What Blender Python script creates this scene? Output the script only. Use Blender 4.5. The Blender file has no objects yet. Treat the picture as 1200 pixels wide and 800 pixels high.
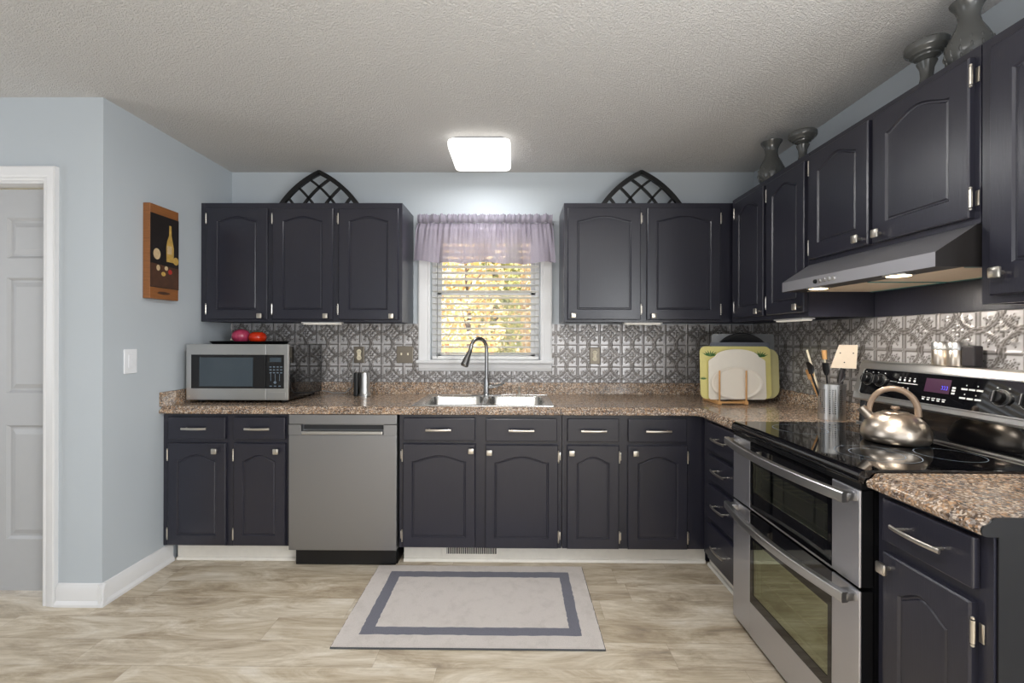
import bpy, bmesh, math, random
from math import pi, sin, cos, sqrt, radians
from mathutils import Matrix, Vector
import numpy as np
random.seed(7)
SC = bpy.context.scene
COL = SC.collection
XL, XR, H = -1.987, 1.656, 2.4446          # left wall, right wall, ceiling
YD = -0.977                                # wall with the door
YR, XF = -6.3, -4.6                        # rear wall, far left wall
PITCH = 0.1514

# ------------------------------------------------------------------ camera, world, lights, exposure
cd = bpy.data.cameras.new('camera'); cam = bpy.data.objects.new('camera', cd); COL.objects.link(cam)
SC.camera = cam
cd.sensor_width = 36; cd.lens = 36*522.62/1200
cd.shift_x = (600-599.56)/1200; cd.shift_y = -(400-395.37)/1200
cd.clip_start = 0.02; cd.clip_end = 400
cam.matrix_world = Matrix.Translation((0, -3.1098, 1.2927)) @ Matrix.Rotation(0.008, 4, 'Z') @ Matrix.Rotation(pi/2, 4, 'X') @ Matrix.Rotation(0.0027, 4, 'Z')
SC.view_settings.view_transform = 'Standard'; SC.view_settings.look = 'None'
SC.view_settings.exposure = 0.0; SC.view_settings.gamma = 1; SC.view_settings.use_curve_mapping = False
W = bpy.data.worlds.new('sky'); SC.world = W; W.use_nodes = True
bg = W.node_tree.nodes['Background']; bg.inputs[0].default_value = (0.86, 0.90, 0.96, 1); bg.inputs[1].default_value = 1.6

def area(name, loc, rot, sx, sy, power, col=(1, 1, 1), spread=pi):
    l = bpy.data.lights.new(name, 'AREA'); l.shape = 'RECTANGLE'; l.size = sx; l.size_y = sy
    l.energy = power; l.color = col; l.spread = spread
    o = bpy.data.objects.new(name, l); COL.objects.link(o); o.location = loc; o.rotation_euler = rot
    return o
LP = dict(rear=8, left=16, right=88, dining=4, up=50, ceil=26, lamp=7.5, hood=12)
area('rear_fill', (-0.6, YR+0.06, 1.25), (radians(90), 0, 0), 3.4, 2.0, LP['rear'], (1,1,1))  # added fill light from behind the camera, at the unseen rear opening
area('left_fill', (XF+0.06, -2.05, 1.45), (radians(90), 0, radians(-90)), 1.6, 1.6, LP['left'], (0.93, 0.965, 1.0))  # added fill from the unseen left side, brightens the right-hand fronts
area('right_fill', (XR-0.03, -4.0, 1.35), (radians(90), 0, radians(90)), 1.8, 1.5, LP['right'], (0.95, 0.98, 1.0))  # added fill on the solid right wall out of view, brightens the left wall
area('dining_fill', (-0.9, -4.6, H-0.10), (0, 0, 0), 1.0, 1.0, LP['dining'], (1,1,1))  # added downward fill behind the camera, no fixture there
area('bounce_fill', (0.7, -3.3, 1.35), (pi, 0, 0), 1.6, 1.6, LP['up'], (1.0, 0.995, 0.985))  # added upward light that imitates bounce off the ceiling, no real lamp
area('overhead_fill', (-0.2, -2.5, H-0.10), (0, 0, 0), 0.5, 0.5, LP['ceil'], (1.0, 0.995, 0.985))  # added overhead fill out of view, lifts side walls and floor
area('kitchen_ceiling_lamp', (-.21, -.47, H-.085), (0, 0, 0), .34, .34, LP['lamp'], (1.0, 1.0, 0.99))
sun = bpy.data.lights.new('sun', 'SUN'); sun.energy = 12; sun.angle = radians(2); sun.color = (1, 0.93, 0.8)
so = bpy.data.objects.new('sun', sun); COL.objects.link(so); so.rotation_euler = (radians(48), 0, radians(-28)); so.location = (0, 30, 30)

# ------------------------------------------------------------------ materials
def lin(c):
    return tuple((v/255/12.92 if v/255 <= 0.04045 else ((v/255+0.055)/1.055)**2.4) for v in c) + (1,)
class G:
    def __init__(s, name):
        s.m = bpy.data.materials.new(name); s.m.use_nodes = True; s.t = s.m.node_tree
        s.b = s.t.nodes['Principled BSDF']; s.out = s.t.nodes['Material Output']
    def n(s, typ, **kw):
        x = s.t.nodes.new('ShaderNode'+typ)
        for k, v in kw.items():
            if k.startswith('i_'):
                key = k[2:].replace('_', ' ')
                x.inputs[key].default_value = v
            else: setattr(x, k, v)
        return x
    def l(s, a, b): s.t.links.new(a, b)
    def coord(s, scale=(1, 1, 1), which='Object'):
        tc = s.n('TexCoord'); mp = s.n('Mapping'); mp.inputs['Scale'].default_value = scale
        s.l(tc.outputs[which], mp.inputs[0]); return mp.outputs[0]
    def noise(s, vec, scale, detail=2, rough=0.5):
        x = s.n('TexNoise'); x.inputs['Scale'].default_value = scale; x.inputs['Detail'].default_value = detail
        x.inputs['Roughness'].default_value = rough; s.l(vec, x.inputs['Vector']); return x.outputs['Fac']
    def ramp(s, fac, stops, interp='LINEAR'):
        r = s.n('ValToRGB'); r.color_ramp.interpolation = interp
        e = r.color_ramp.elements
        while len(e) > 1: e.remove(e[-1])
        e[0].position, e[0].color = stops[0][0], stops[0][1]
        for p, c in stops[1:]:
            k = e.new(p); k.color = c
        s.l(fac, r.inputs[0]); return r.outputs[0]
    def mix(s, fac, a, b, typ='MIX'):
        x = s.n('MixRGB', blend_type=typ)
        for v, i in ((fac, 0), (a, 1), (b, 2)):
            if isinstance(v, (int, float)): x.inputs[i].default_value = v
            elif isinstance(v, tuple): x.inputs[i].default_value = v
            else: s.l(v, x.inputs[i])
        return x.outputs[0]
    def bump(s, h, strength=0.3, dist=0.01):
        x = s.n('Bump'); x.inputs['Strength'].default_value = strength; x.inputs['Distance'].default_value = dist
        s.l(h, x.inputs['Height']); s.l(x.outputs[0], s.b.inputs['Normal']); return x
    def set(s, col=None, rough=None, metal=None, **kw):
        if col is not None:
            if isinstance(col, tuple): s.b.inputs['Base Color'].default_value = col
            else: s.l(col, s.b.inputs['Base Color'])
        if rough is not None:
            if isinstance(rough, float): s.b.inputs['Roughness'].default_value = rough
            else: s.l(rough, s.b.inputs['Roughness'])
        if metal is not None: s.b.inputs['Metallic'].default_value = metal
        for k, v in kw.items(): s.b.inputs[k.replace('_', ' ')].default_value = v
        return s.m
def plain(name, rgb, rough=0.5, metal=0.0, var=0.04, scale=30, **kw):
    g = G(name); c = lin(rgb); f = g.noise(g.coord(), scale, 3)
    d = tuple(v*(1-var*2) for v in c[:3])+(1,)
    return g.set(g.mix(f, d, tuple(min(1, v*(1+var)) for v in c[:3])+(1,)), rough, metal, **kw)

g = G('cabinet_paint'); v = g.coord((60, 60, 3)); f = g.noise(v, 4, 4, 0.6)
M_CAB = g.set(g.mix(f, lin((31, 31, 41)), lin((41, 41, 52))), 0.28, Specular_IOR_Level=0.6); g.bump(f, 0.22, 0.0015)
g = G('cabinet_side'); M_DARK = plain('dark_board', (40, 36, 38), 0.5)
M_BLACK = plain('black_plastic', (16, 16, 18), 0.35)
M_BGLASS = plain('black_glass', (8, 8, 10), 0.04, var=0.01, Specular_IOR_Level=0.8)
M_WHITE = plain('white_trim', (218, 218, 219), 0.4, var=0.01)
M_DOORW = plain('door_white', (172, 173, 175), 0.45, var=0.01)
g = G('wall_paint'); v = g.coord(); f = g.noise(v, 220, 2)
M_WALL = g.set(g.mix(g.noise(v, 1.3, 2), lin((178, 185, 191)), lin((183, 190, 196))), 0.7); g.bump(f, 0.08, 0.002)
g = G('popcorn_ceiling'); v = g.coord()
n1 = g.noise(v, 105, 3, 0.65); n2 = g.noise(v, 210, 2)
hh = g.mix(0.35, n1, n2); hr = g.ramp(hh, [(0.38, (0, 0, 0, 1)), (0.62, (1, 1, 1, 1))])
M_CEIL = g.set(lin((211, 209, 207)), 0.9); g.bump(hr, 0.7, 0.009)
# floor planks
g = G('vinyl_plank'); tc = g.n('TexCoord'); sp = g.n('SeparateXYZ'); g.l(tc.outputs['Object'], sp.inputs[0])
def mth(op, a, b=None, c=None):
    x = g.n('Math', operation=op)
    for i, q in enumerate((a, b, c)):
        if q is None: continue
        if isinstance(q, (int, float)): x.inputs[i].default_value = q
        else: g.l(q, x.inputs[i])
    return x.outputs[0]
row = mth('DIVIDE', sp.outputs[1], 0.152); rid = mth('FLOOR', row); rf = mth('FRACT', row)
wn = g.n('TexWhiteNoise', noise_dimensions='1D'); g.l(rid, wn.inputs['W'])
xs = mth('ADD', mth('DIVIDE', sp.outputs[0], 1.2), wn.outputs['Value']); xid = mth('FLOOR', xs); xf = mth('FRACT', xs)
cb = g.n('CombineXYZ'); g.l(rid, cb.inputs[0]); g.l(xid, cb.inputs[1])
wn2 = g.n('TexWhiteNoise', noise_dimensions='2D'); g.l(cb.outputs[0], wn2.inputs['Vector'])
cb2 = g.n('CombineXYZ'); g.l(mth('MULTIPLY', sp.outputs[0], 1.0), cb2.inputs[0]); g.l(mth('MULTIPLY', sp.outputs[1], 3.6), cb2.inputs[1]); g.l(mth('MULTIPLY', wn2.outputs['Value'], 37.0), cb2.inputs[2])
na = g.n('TexNoise'); na.inputs['Scale'].default_value = 2.3; na.inputs['Detail'].default_value = 9; na.inputs['Roughness'].default_value = 0.70; na.inputs['Distortion'].default_value = 0.7; g.l(cb2.outputs[0], na.inputs['Vector'])
cb3 = g.n('CombineXYZ'); g.l(mth('MULTIPLY', sp.outputs[0], 4.0), cb3.inputs[0]); g.l(mth('MULTIPLY', sp.outputs[1], 60), cb3.inputs[1]); g.l(wn2.outputs['Value'], cb3.inputs[2])
nb = g.n('TexNoise'); nb.inputs['Scale'].default_value = 2.2; nb.inputs['Detail'].default_value = 4; g.l(cb3.outputs[0], nb.inputs['Vector'])
base = g.ramp(na.outputs['Fac'], [(0.30, lin((104, 86, 64))), (0.40, lin((150, 132, 106))), (0.50, lin((188, 173, 148))), (0.60, lin((216, 205, 186))), (0.72, lin((236, 230, 220)))])
grain = g.mix(0.20, base, g.ramp(nb.outputs['Fac'], [(0.3, lin((120, 105, 88))), (0.7, lin((225, 218, 205)))]), 'MIX')
tone = g.mix(0.20, grain, g.ramp(wn2.outputs['Value'], [(0, lin((165, 150, 128))), (1, lin((212, 203, 190)))]))
seam = mth('MAXIMUM', mth('LESS_THAN', rf, 0.014), mth('LESS_THAN', xf, 0.0018))
M_FLOOR = g.set(g.mix(mth('MULTIPLY', seam, 0.30), tone, lin((95, 82, 68))), 0.42); g.bump(nb.outputs['Fac'], 0.1, 0.002)
# laminate counter
g = G('granite_laminate'); v = g.coord()
vo = g.n('TexVoronoi'); vo.inputs['Scale'].default_value = 190; g.l(v, vo.inputs['Vector'])
sr = g.n('SeparateColor'); g.l(vo.outputs['Color'], sr.inputs[0])
speck = g.ramp(sr.outputs[0], [(0, lin((50, 43, 40))), (0.16, lin((116, 98, 84))), (0.36, lin((180, 140, 104))), (0.50, lin((144, 138, 134))), (0.70, lin((220, 206, 190))), (0.88, lin((72, 62, 58)))], 'CONSTANT')
f2 = g.noise(v, 28, 4, 0.7)
cl = g.mix(g.ramp(f2, [(0.40, (0, 0, 0, 1)), (0.62, (1, 1, 1, 1))]), lin((98, 84, 74)), lin((192, 162, 132)))
M_COUNTER = g.set(g.mix(0.40, speck, cl), 0.16)
# stainless
def steel(name, rgb, rough, sc):
    g = G(name); f = g.noise(g.coord(sc), 3, 4, 0.6)
    c = lin(rgb); m = g.set(g.mix(f, tuple(q*0.92 for q in c[:3])+(1,), c), None, 1.0)
    r = g.n('MapRange'); r.inputs[3].default_value = rough*0.8; r.inputs[4].default_value = rough*1.25
    g.l(f, r.inputs[0]); g.l(r.outputs[0], g.b.inputs['Roughness'])
    if sc[0] == sc[2]: return G(name+'_plain').set(c, rough, 1.0)
    return m
M_STEEL = steel('brushed_steel', (206, 206, 212), 0.42, (4, 4, 160))
M_STEELH = steel('brushed_steel_fine', (200, 199, 197), 0.33, (9, 9, 9))
M_DWS = steel('dishwasher_steel', (156, 156, 158), 0.40, (4, 4, 160))
M_SINK = steel('sink_steel', (214, 213, 210), 0.27, (9, 9, 9))
M_NICKEL = steel('satin_nickel', (214, 208, 198), 0.3, (9, 9, 9))
M_KETTLE = steel('kettle_steel', (202, 190, 176), 0.30, (9, 9, 9))
M_FAUCET = steel('faucet_steel', (150, 150, 150), 0.25, (9, 9, 9))
M_HANDLE = plain('taupe_handle', (146, 126, 108), 0.3, 0.4)
# embossed tin
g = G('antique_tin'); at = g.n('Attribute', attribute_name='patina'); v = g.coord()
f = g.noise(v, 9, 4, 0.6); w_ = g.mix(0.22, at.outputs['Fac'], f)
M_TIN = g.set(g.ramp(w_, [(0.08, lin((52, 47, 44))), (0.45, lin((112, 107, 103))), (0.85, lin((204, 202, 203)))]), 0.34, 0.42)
g = G('fabric_valance'); v = g.coord((1, 1, 1)); f = g.noise(v, 160, 2)
M_CURT = g.set(g.mix(f, lin((134, 126, 140)), lin((158, 150, 164))), 0.55)
tr = g.n('BsdfTransparent'); tl = g.n('BsdfTranslucent'); tl.inputs[0].default_value = lin((170, 162, 178))
m1 = g.n('MixShader'); m1.inputs[0].default_value = 0.25; g.l(g.b.outputs[0], m1.inputs[1]); g.l(tl.outputs[0], m1.inputs[2])
m2 = g.n('MixShader'); m2.inputs[0].default_value = 0.16; g.l(m1.outputs[0], m2.inputs[1]); g.l(tr.outputs[0], m2.inputs[2]); g.l(m2.outputs[0], g.out.inputs[0])
M_CURTD = plain('valance_hem', (128, 116, 128), 0.6)
def glassy(name, tint, gloss, frac):
    g = G(name); t = g.n('BsdfTransparent'); t.inputs[0].default_value = tint
    s = g.n('BsdfGlossy'); s.inputs[0].default_value = gloss; s.inputs['Roughness'].default_value = 0.02
    x = g.n('MixShader'); x.inputs[0].default_value = frac
    g.l(t.outputs[0], x.inputs[1]); g.l(s.outputs[0], x.inputs[2]); g.l(x.outputs[0], g.out.inputs[0]); return g.m
M_PANE = glassy('window_glass', (1, 1, 1, 1), (1, 1, 1, 1), 0.04)
M_OVENG = glassy('oven_glass', (0.5, 0.55, 0.45, 1), (0.84, 0.86, 0.66, 1), 0.40)
M_BLIND = plain('blind_white', (226, 226, 224), 0.45, var=0.01)
def emis(name, rgb, s):
    g = G(name); g.b.inputs['Base Color'].default_value = lin(rgb); g.b.inputs['Emission Color'].default_value = lin(rgb); g.b.inputs['Emission Strength'].default_value = s; return g.m
M_LAMP = emis('lit_diffuser', (255, 253, 249), 1.6)
M_WARM = emis('warm_bulb', (255, 222, 170), 9)
M_UCL = emis('cabinet_light_lens', (225, 220, 210), .35)
M_LEDR = emis('display_red', (50, 12, 44), 0.12)
M_LEDB = emis('display_blue', (70, 80, 235), 1.6)
g = G('rug_beige'); v = g.coord(); f = g.noise(v, 420, 2); f3 = g.noise(v, 14, 4, 0.7)
M_RUG = g.set(g.mix(0.35, g.mix(f, lin((190, 182, 176)), lin((228, 220, 214))), g.ramp(f3, [(0.3, lin((186, 178, 172))), (0.5, lin((216, 208, 203)))])), 0.95); g.bump(f, 0.8, 0.006)
g = G('rug_grey'); v = g.coord(); f = g.noise(v, 420, 2)
M_RUGG = g.set(g.mix(f, lin((98, 98, 108)), lin((134, 134, 145))), 0.95); g.bump(f, 0.8, 0.006)
M_RUGE = plain('rug_binding', (72, 74, 76), 0.9)
g = G('carved_wood'); f = g.noise(g.coord((3, 3, 30)), 4, 5, 0.6)
M_WOOD = g.set(g.mix(f, lin((104, 62, 30)), lin((158, 102, 56))), 0.4)
M_BAMBOO = plain('bamboo', (205, 156, 100), 0.5)
M_PAINTBG = plain('painting_dark', (30, 24, 22), 0.4, var=0.3, scale=18)
M_PGOLD = plain('painting_gold', (196, 160, 84), 0.4, var=0.2, scale=60)
M_PRED = plain('painting_red', (170, 48, 40), 0.4, var=0.2)
M_PCREAM = plain('painting_cream', (205, 180, 140), 0.4, var=0.2, scale=60)
M_PBRN = plain('painting_brown', (82, 54, 38), 0.4, var=0.3, scale=30)
g = G('onion_skin'); f = g.noise(g.coord((12, 12, 1)), 5, 3); M_ONION = g.set(g.mix(f, lin((140, 30, 62)), lin((196, 78, 110))), 0.25)
M_TOMATO = plain('tomato_skin', (206, 52, 24), 0.15, var=0.15, scale=8)
M_YELLOW = plain('yellow_board', (222, 212, 138), 0.4, var=0.03)
M_OLIVE = plain('olive_board', (196, 190, 140), 0.45)
M_LEAF = plain('leaf_print', (70, 118, 62), 0.5, var=0.2)
M_CREAM = plain('cream_board', (236, 230, 218), 0.35, var=0.02)
M_PLATTER = plain('cream_platter', (240, 233, 220), 0.18, var=0.01)
M_SLATE = plain('slate_board', (112, 116, 126), 0.45, var=0.12, scale=140)
M_GREYB = plain('grey_board', (140, 142, 144), 0.4)
M_PAN = plain('black_speckled', (34, 35, 38), 0.35, var=0.4, scale=160)
M_VASE = plain('grey_glaze', (76, 77, 76), 0.18, var=0.08, scale=20)
M_FILTER = plain('hood_filter', (238, 216, 190), 0.4, var=0.05)
M_TEAL = plain('teal_edge', (60, 130, 130), 0.4)
M_BRONZE = plain('pewter_plate', (124, 116, 104), 0.35, 0.6)
M_IVORY = plain('ivory_plastic', (226, 216, 190), 0.4)
M_WSWITCH = plain('white_plastic', (226, 228, 232), 0.35)
M_SPBEIGE = plain('beige_paddle', (222, 206, 184), 0.5)
M_OVENIN = plain('oven_reflect_olive', (70, 76, 58), 0.35, var=0.15, scale=12)  # olive tone painted in for the room's reflection in the oven windows
M_PRINT = plain('panel_print', (205, 205, 205), 0.5)
M_PRINTD = plain('panel_print_dim', (105, 120, 135), 0.5)
M_HOODSIDE = plain('hood_black', (40, 38, 38), 0.3)
M_MWWIN = plain('microwave_window', (62, 72, 80), 0.12, var=0.03)
M_TOE = plain('toe_board', (226, 221, 212), 0.5, var=0.04)
M_GROOVE = plain('vent_shadow', (38, 38, 40), 0.6)
M_ENDCAP = plain('counter_end', (26, 25, 27), 0.3)

# ------------------------------------------------------------------ mesh helpers
class MB:
    def __init__(s, M=None): s.v = []; s.f = []; s.mi = []; s.cur = 0; s.M = M or Matrix()
    def add(s, vs, fs):
        o = len(s.v); s.v += [s.M @ Vector(q) for q in vs]
        for f in fs: s.f.append([o+i for i in f]); s.mi.append(s.cur)
        return s
    def box(s, x0, x1, y0, y1, z0, z1, b=0.0):
        x0, x1 = min(x0, x1), max(x0, x1); y0, y1 = min(y0, y1), max(y0, y1); z0, z1 = min(z0, z1), max(z0, z1)
        if b <= 0:
            vs = [(x, y, z) for z in (z0, z1) for y in (y0, y1) for x in (x0, x1)]
            return s.add(vs, [(0, 2, 3, 1), (4, 5, 7, 6), (0, 1, 5, 4), (2, 6, 7, 3), (0, 4, 6, 2), (1, 3, 7, 5)])
        bm = bmesh.new(); bmesh.ops.create_cube(bm, size=1)
        for q in bm.verts: q.co = Vector(((x0+x1)/2+q.co.x*(x1-x0), (y0+y1)/2+q.co.y*(y1-y0), (z0+z1)/2+q.co.z*(z1-z0)))
        bmesh.ops.bevel(bm, geom=bm.edges[:], offset=min(b, (x1-x0)*.49, (y1-y0)*.49, (z1-z0)*.49), segments=2, affect='EDGES', profile=0.5)
        bm.verts.index_update(); s.add([tuple(q.co) for q in bm.verts], [[q.index for q in f.verts] for f in bm.faces]); bm.free(); return s
    def loft(s, loops, cap0=True, cap1=True, closed=True):
        n = len(loops[0]); vs = [p for l in loops for p in l]; fs = []
        for i in range(len(loops)-1):
            for j in range(n if closed else n-1):
                k = (j+1) % n; fs.append((i*n+j, i*n+k, (i+1)*n+k, (i+1)*n+j))
        if cap0: fs.append(tuple(range(n-1, -1, -1)))
        if cap1: fs.append(tuple((len(loops)-1)*n+j for j in range(n)))
        return s.add(vs, fs)
    def tube(s, pts, r, n=10, flat=None, up=None):
        pts = [Vector(p) for p in pts]; R_ = r if isinstance(r, (list, tuple)) else [r]*len(pts)
        t0 = (pts[1]-pts[0]).normalized()
        a = Vector(up) if up else (Vector((0, 0, 1)) if abs(t0.z) < 0.9 else Vector((1, 0, 0)))
        u = (a - t0*a.dot(t0)).normalized(); loops = []
        for i, p in enumerate(pts):
            t = (pts[min(i+1, len(pts)-1)]-pts[max(i-1, 0)]).normalized()
            u = (u - t*u.dot(t)).normalized(); w = t.cross(u)
            ru = R_[i]; rw = R_[i]*(flat or 1)
            loops.append([tuple(p+u*ru*cos(2*pi*k/n)+w*rw*sin(2*pi*k/n)) for k in range(n)])
        return s.loft(loops)
    def cyl(s, p0, p1, r0, r1=None, n=20): return s.tube([p0, p1], [r0, r0 if r1 is None else r1], n)
    def lathe(s, c, prof, n=32, axis='Z', sx=1, sy=1):
        loops = []
        for r, z in prof:
            L = []
            for k in range(n):
                a = 2*pi*k/n
                if axis == 'Z': L.append((c[0]+r*cos(a)*sx, c[1]+r*sin(a)*sy, c[2]+z))
                else: L.append((c[0]+r*cos(a)*sx, c[1]-z, c[2]+r*sin(a)*sy))   # axis -Y
            loops.append(L)
        return s.loft(loops)
    def prism(s, poly, y0, y1):            # polygon in XZ extruded along Y
        n = len(poly); vs = [(p[0], y0, p[1]) for p in poly]+[(p[0], y1, p[1]) for p in poly]
        fs = [tuple(range(n)), tuple(range(2*n-1, n-1, -1))]+[(i, i+n, (i+1) % n+n, (i+1) % n) for i in range(n)]
        return s.add(vs, fs)
ORG = {}
def obj(name, mb, mat, parent=None, sm=None, fix=True):
    me = bpy.data.meshes.new(name); o0 = ORG.get(parent.name, Vector((0, 0, 0))) if parent else Vector((0, 0, 0))
    me.from_pydata([tuple(v-o0) for v in mb.v], [], mb.f)
    mats = mat if isinstance(mat, (list, tuple)) else [mat]
    for m in mats: me.materials.append(m)
    me.polygons.foreach_set('material_index', mb.mi)
    if fix:
        bm = bmesh.new(); bm.from_mesh(me); bmesh.ops.recalc_face_normals(bm, faces=bm.faces); bm.to_mesh(me); bm.free()
    if sm is not None:
        me.polygons.foreach_set('use_smooth', [True]*len(me.polygons)); me.set_sharp_from_angle(angle=radians(sm))
    o = bpy.data.objects.new(name, me); COL.objects.link(o)
    if parent: o.parent = parent; ORG[o.name] = o0
    return o
def tag(o, label, cat, group=None):
    o['label'] = label; o['category'] = cat
    if group: o['group'] = group
    return o
def thing(name, loc, label, cat, group=None):
    o = bpy.data.objects.new(name, None); o.empty_display_size = 0.05; COL.objects.link(o); o.location = loc
    ORG[o.name] = Vector(loc); return tag(o, label, cat, group)
def one(name, mb, mat, label, cat, group=None, sm=None):
    """a thing that is one mesh: origin at the middle of its base"""
    lo = [min(v[i] for v in mb.v) for i in range(3)]; hi = [max(v[i] for v in mb.v) for i in range(3)]
    c = Vector(((lo[0]+hi[0])/2, (lo[1]+hi[1])/2, lo[2])); mb.v = [v-c for v in mb.v]
    o = obj(name, mb, mat, None, sm); o.location = c; ORG[o.name] = c; return tag(o, label, cat, group)
def struct(name, mb, mat, parent=None, sm=None):
    o = obj(name, mb, mat, parent, sm)
    if not parent: o['kind'] = 'structure'
    return o
RW = Matrix.Translation((XR, 0, 0)) @ Matrix.Rotation(-pi/2, 4, 'Z')     # right wall frame: u=-y, out=-Y
ID = Matrix()

# ------------------------------------------------------------------ room shell
WX0, WX1, WZ0, WZ1 = -0.590, 0.172, 1.135, 2.035                          # window opening
struct('floor', MB().box(XF-.1, XR+.12, YR-.1, 0.14, -0.10, 0), M_FLOOR)
struct('ceiling', MB().box(XF-.1, XR+.12, YR-.1, 0.14, H, H+.1), M_CEIL)
m = MB(); m.box(XL-.12, WX0, 0, 0.14, 0, H); m.box(WX1, XR+.12, 0, 0.14, 0, H); m.box(WX0, WX1, 0, 0.14, 0, WZ0); m.box(WX0, WX1, 0, 0.14, WZ1, H)
struct('wall_back', m, M_WALL)
DX0, DX1 = -3.03, -2.262                                                # door opening
m = MB(); m.box(XL-.12, XL, 0, YD, 0, H); struct('wall_left', m, M_WALL)
m = MB(); m.box(XF-.1, DX0, YD, YD+.12, 0, H); m.box(DX1, XL-.12, YD, YD+.12, 0, H); m.box(DX0, DX1, YD, YD+.12, 2.045, H)
struct('wall_left_front', m, M_WALL)
struct('wall_right', MB().box(XR, XR+.12, 0, YR, 0, H), M_WALL)
m = MB(); m.box(XF-.1, -2.4, YR-.1, YR, 0, H); m.box(1.2, XR+.12, YR-.1, YR, 0, H); m.box(-2.4, 1.2, YR-.1, YR, 2.2, H); struct('wall_rear', m, M_WALL)
m = MB(); m.box(XF-.1, XF, -1.2, YD, 0, H); m.box(XF-.1, XF, YR, -2.9, 0, H); m.box(XF-.1, XF, -2.9, -1.2, 0, .6); m.box(XF-.1, XF, -2.9, -1.2, 2.3, H); struct('wall_far_left', m, M_WALL)

# door (six panel) and casing
dr = thing('door_1', (-2.65, -1.05, 0), '', ''); del dr['label']; del dr['category']; dr['kind'] = 'structure'
DY = YD+.10
m = MB(); rail = [(0.0, .28), (.85, 1.01), (1.575, 1.68), (1.88, 1.985)]
cols = [(-3.02+.13, -2.70+.02), (-2.58, -2.252)]
dx0, dx1 = -3.02, -2.155
dy0 = DY-.035
Zs = [(.11+.175, .85), (1.01, 1.583), (1.68, 1.88)]
Xs = [(-2.90, -2.61), (-2.53, -2.245)]
xb = [dx0, Xs[0][0], Xs[0][1], Xs[1][0], Xs[1][1], -2.264+.0]; xb[-1] = -2.15
DTOP = 2.022
# slab pieces around panels
m.box(dx0, Xs[0][0], dy0, DY, .03, DTOP); m.box(Xs[0][1], Xs[1][0], dy0, DY, .03, DTOP); m.box(Xs[1][1], dx1, dy0, DY, .03, DTOP)
for (a, b) in Xs:
    z = .03
    for (c, d) in Zs: m.box(a, b, dy0, DY, z, c); z = d
    m.box(a, b, dy0, DY, z, DTOP)
    for (c, d) in Zs:
        def L(i, y): return [(a+i, y, c+i), (b-i, y, c+i), (b-i, y, d-i), (a+i, y, d-i)]
        m.loft([L(0, dy0), L(.012, dy0+.011), L(.022, dy0+.011), L(.045, dy0+.003)], cap0=False)
struct('door_leaf', m, M_DOORW, dr)
# jamb + casing
cs = MB()
cs.box(DX1-.002, DX1+.016, YD, YD+.12, 0, 2.045); cs.box(DX0-.016, DX0, YD, YD+.12, 0, 2.045); cs.box(DX0, DX1, YD, YD+.12, 2.03, 2.046)
def casing(mb, path, prof, closed=False):
    """sweep a moulding; path: list of (x,z, nx,nz) where n is the miter direction (outward); prof: list of (offset, y)"""
    mb.loft([[(x+nx*o, y, z+nz*o) for (o, y) in prof] for (x, z, nx, nz) in path], closed=True)
prof = [(0, YD), (0, YD-.010), (.008, YD-.014), (.018, YD-.012), (.026, YD-.017), (.048, YD-.019), (.058, YD-.022), (.066, YD-.020), (.066, YD)]
casing(cs, [(DX1-.004, 0, 1, 0), (DX1-.004, 2.04, 1, 1), (DX0+.004, 2.04, -1, 1), (DX0+.004, 0, -1, 0)], prof)
struct('trim_1', cs, M_WHITE, sm=30)

# baseboards
def baseboard(name, M, L0, L1, h=.105):
    m = MB(M)
    pr = [(0, 0), (-.024, 0), (-.024, .012), (-.018, .022), (-.0145, .026), (-.0145, h-.026), (-.009, h-.012), (-.006, h-.004), (0, h)]
    m.loft([[(L0, a, z) for a, z in pr], [(L1, a, z) for a, z in pr]])
    struct(name, m, M_WHITE, sm=30)
LWf = Matrix.Translation((XL, 0, 0)) @ Matrix.Rotation(pi/2, 4, 'Z')      # left wall: u=+y, out=+x
baseboard('baseboard_left', LWf, YD-.022, -.547)
baseboard('baseboard_left_front', Matrix.Translation((0, YD, 0)), DX1+.064, XL+.022)
baseboard('baseboard_right', RW, 2.13, 6.2)

# ------------------------------------------------------------------ window
wn_ = bpy.data.objects.new('window_1', None); COL.objects.link(wn_); wn_.location = (-.2, 0, WZ0); ORG['window_1'] = Vector((-.2, 0, WZ0)); wn_['kind'] = 'structure'
m = MB(); pw = [(0, 0), (0, -.011), (.009, -.015), (.02, -.013), (.03, -.018), (.058, -.02), (.07, -.023), (.078, -.02), (.078, 0)]
m.loft([[(x+nx*o, y, z+nz*o) for (o, y) in pw] for (x, z, nx, nz) in [(WX0-.004, WZ0-.001, -1, 0), (WX0-.004, WZ1, -1, 1), (WX1+.004, WZ1, 1, 1), (WX1+.004, WZ0-.001, 1, 0)]])
struct('window_casing', m, M_WHITE, wn_, 30)
m = MB(); m.box(WX0-.095, WX1+.095, -.045, .0, WZ0-.022, WZ0, .006); m.box(WX0, WX1, 0, .139, WZ0-.018, WZ0+.002)
m.loft([[(WX0-.08, a, z) for a, z in ((0, WZ0-.075), (-.010, WZ0-.075), (-.016, WZ0-.055), (-.018, WZ0-.022), (0, WZ0-.022))], [(WX1+.08, a, z) for a, z in ((0, WZ0-.075), (-.010, WZ0-.075), (-.016, WZ0-.055), (-.018, WZ0-.022), (0, WZ0-.022))]])
struct('window_sill', m, M_WHITE, wn_)
m = MB()
for a, b in ((WX0, WX0+.03), (WX1-.03, WX1)): m.box(a, b, .05, .139, WZ0, WZ1)
m.box(WX0, WX1, .05, .139, WZ1-.03, WZ1)
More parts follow.
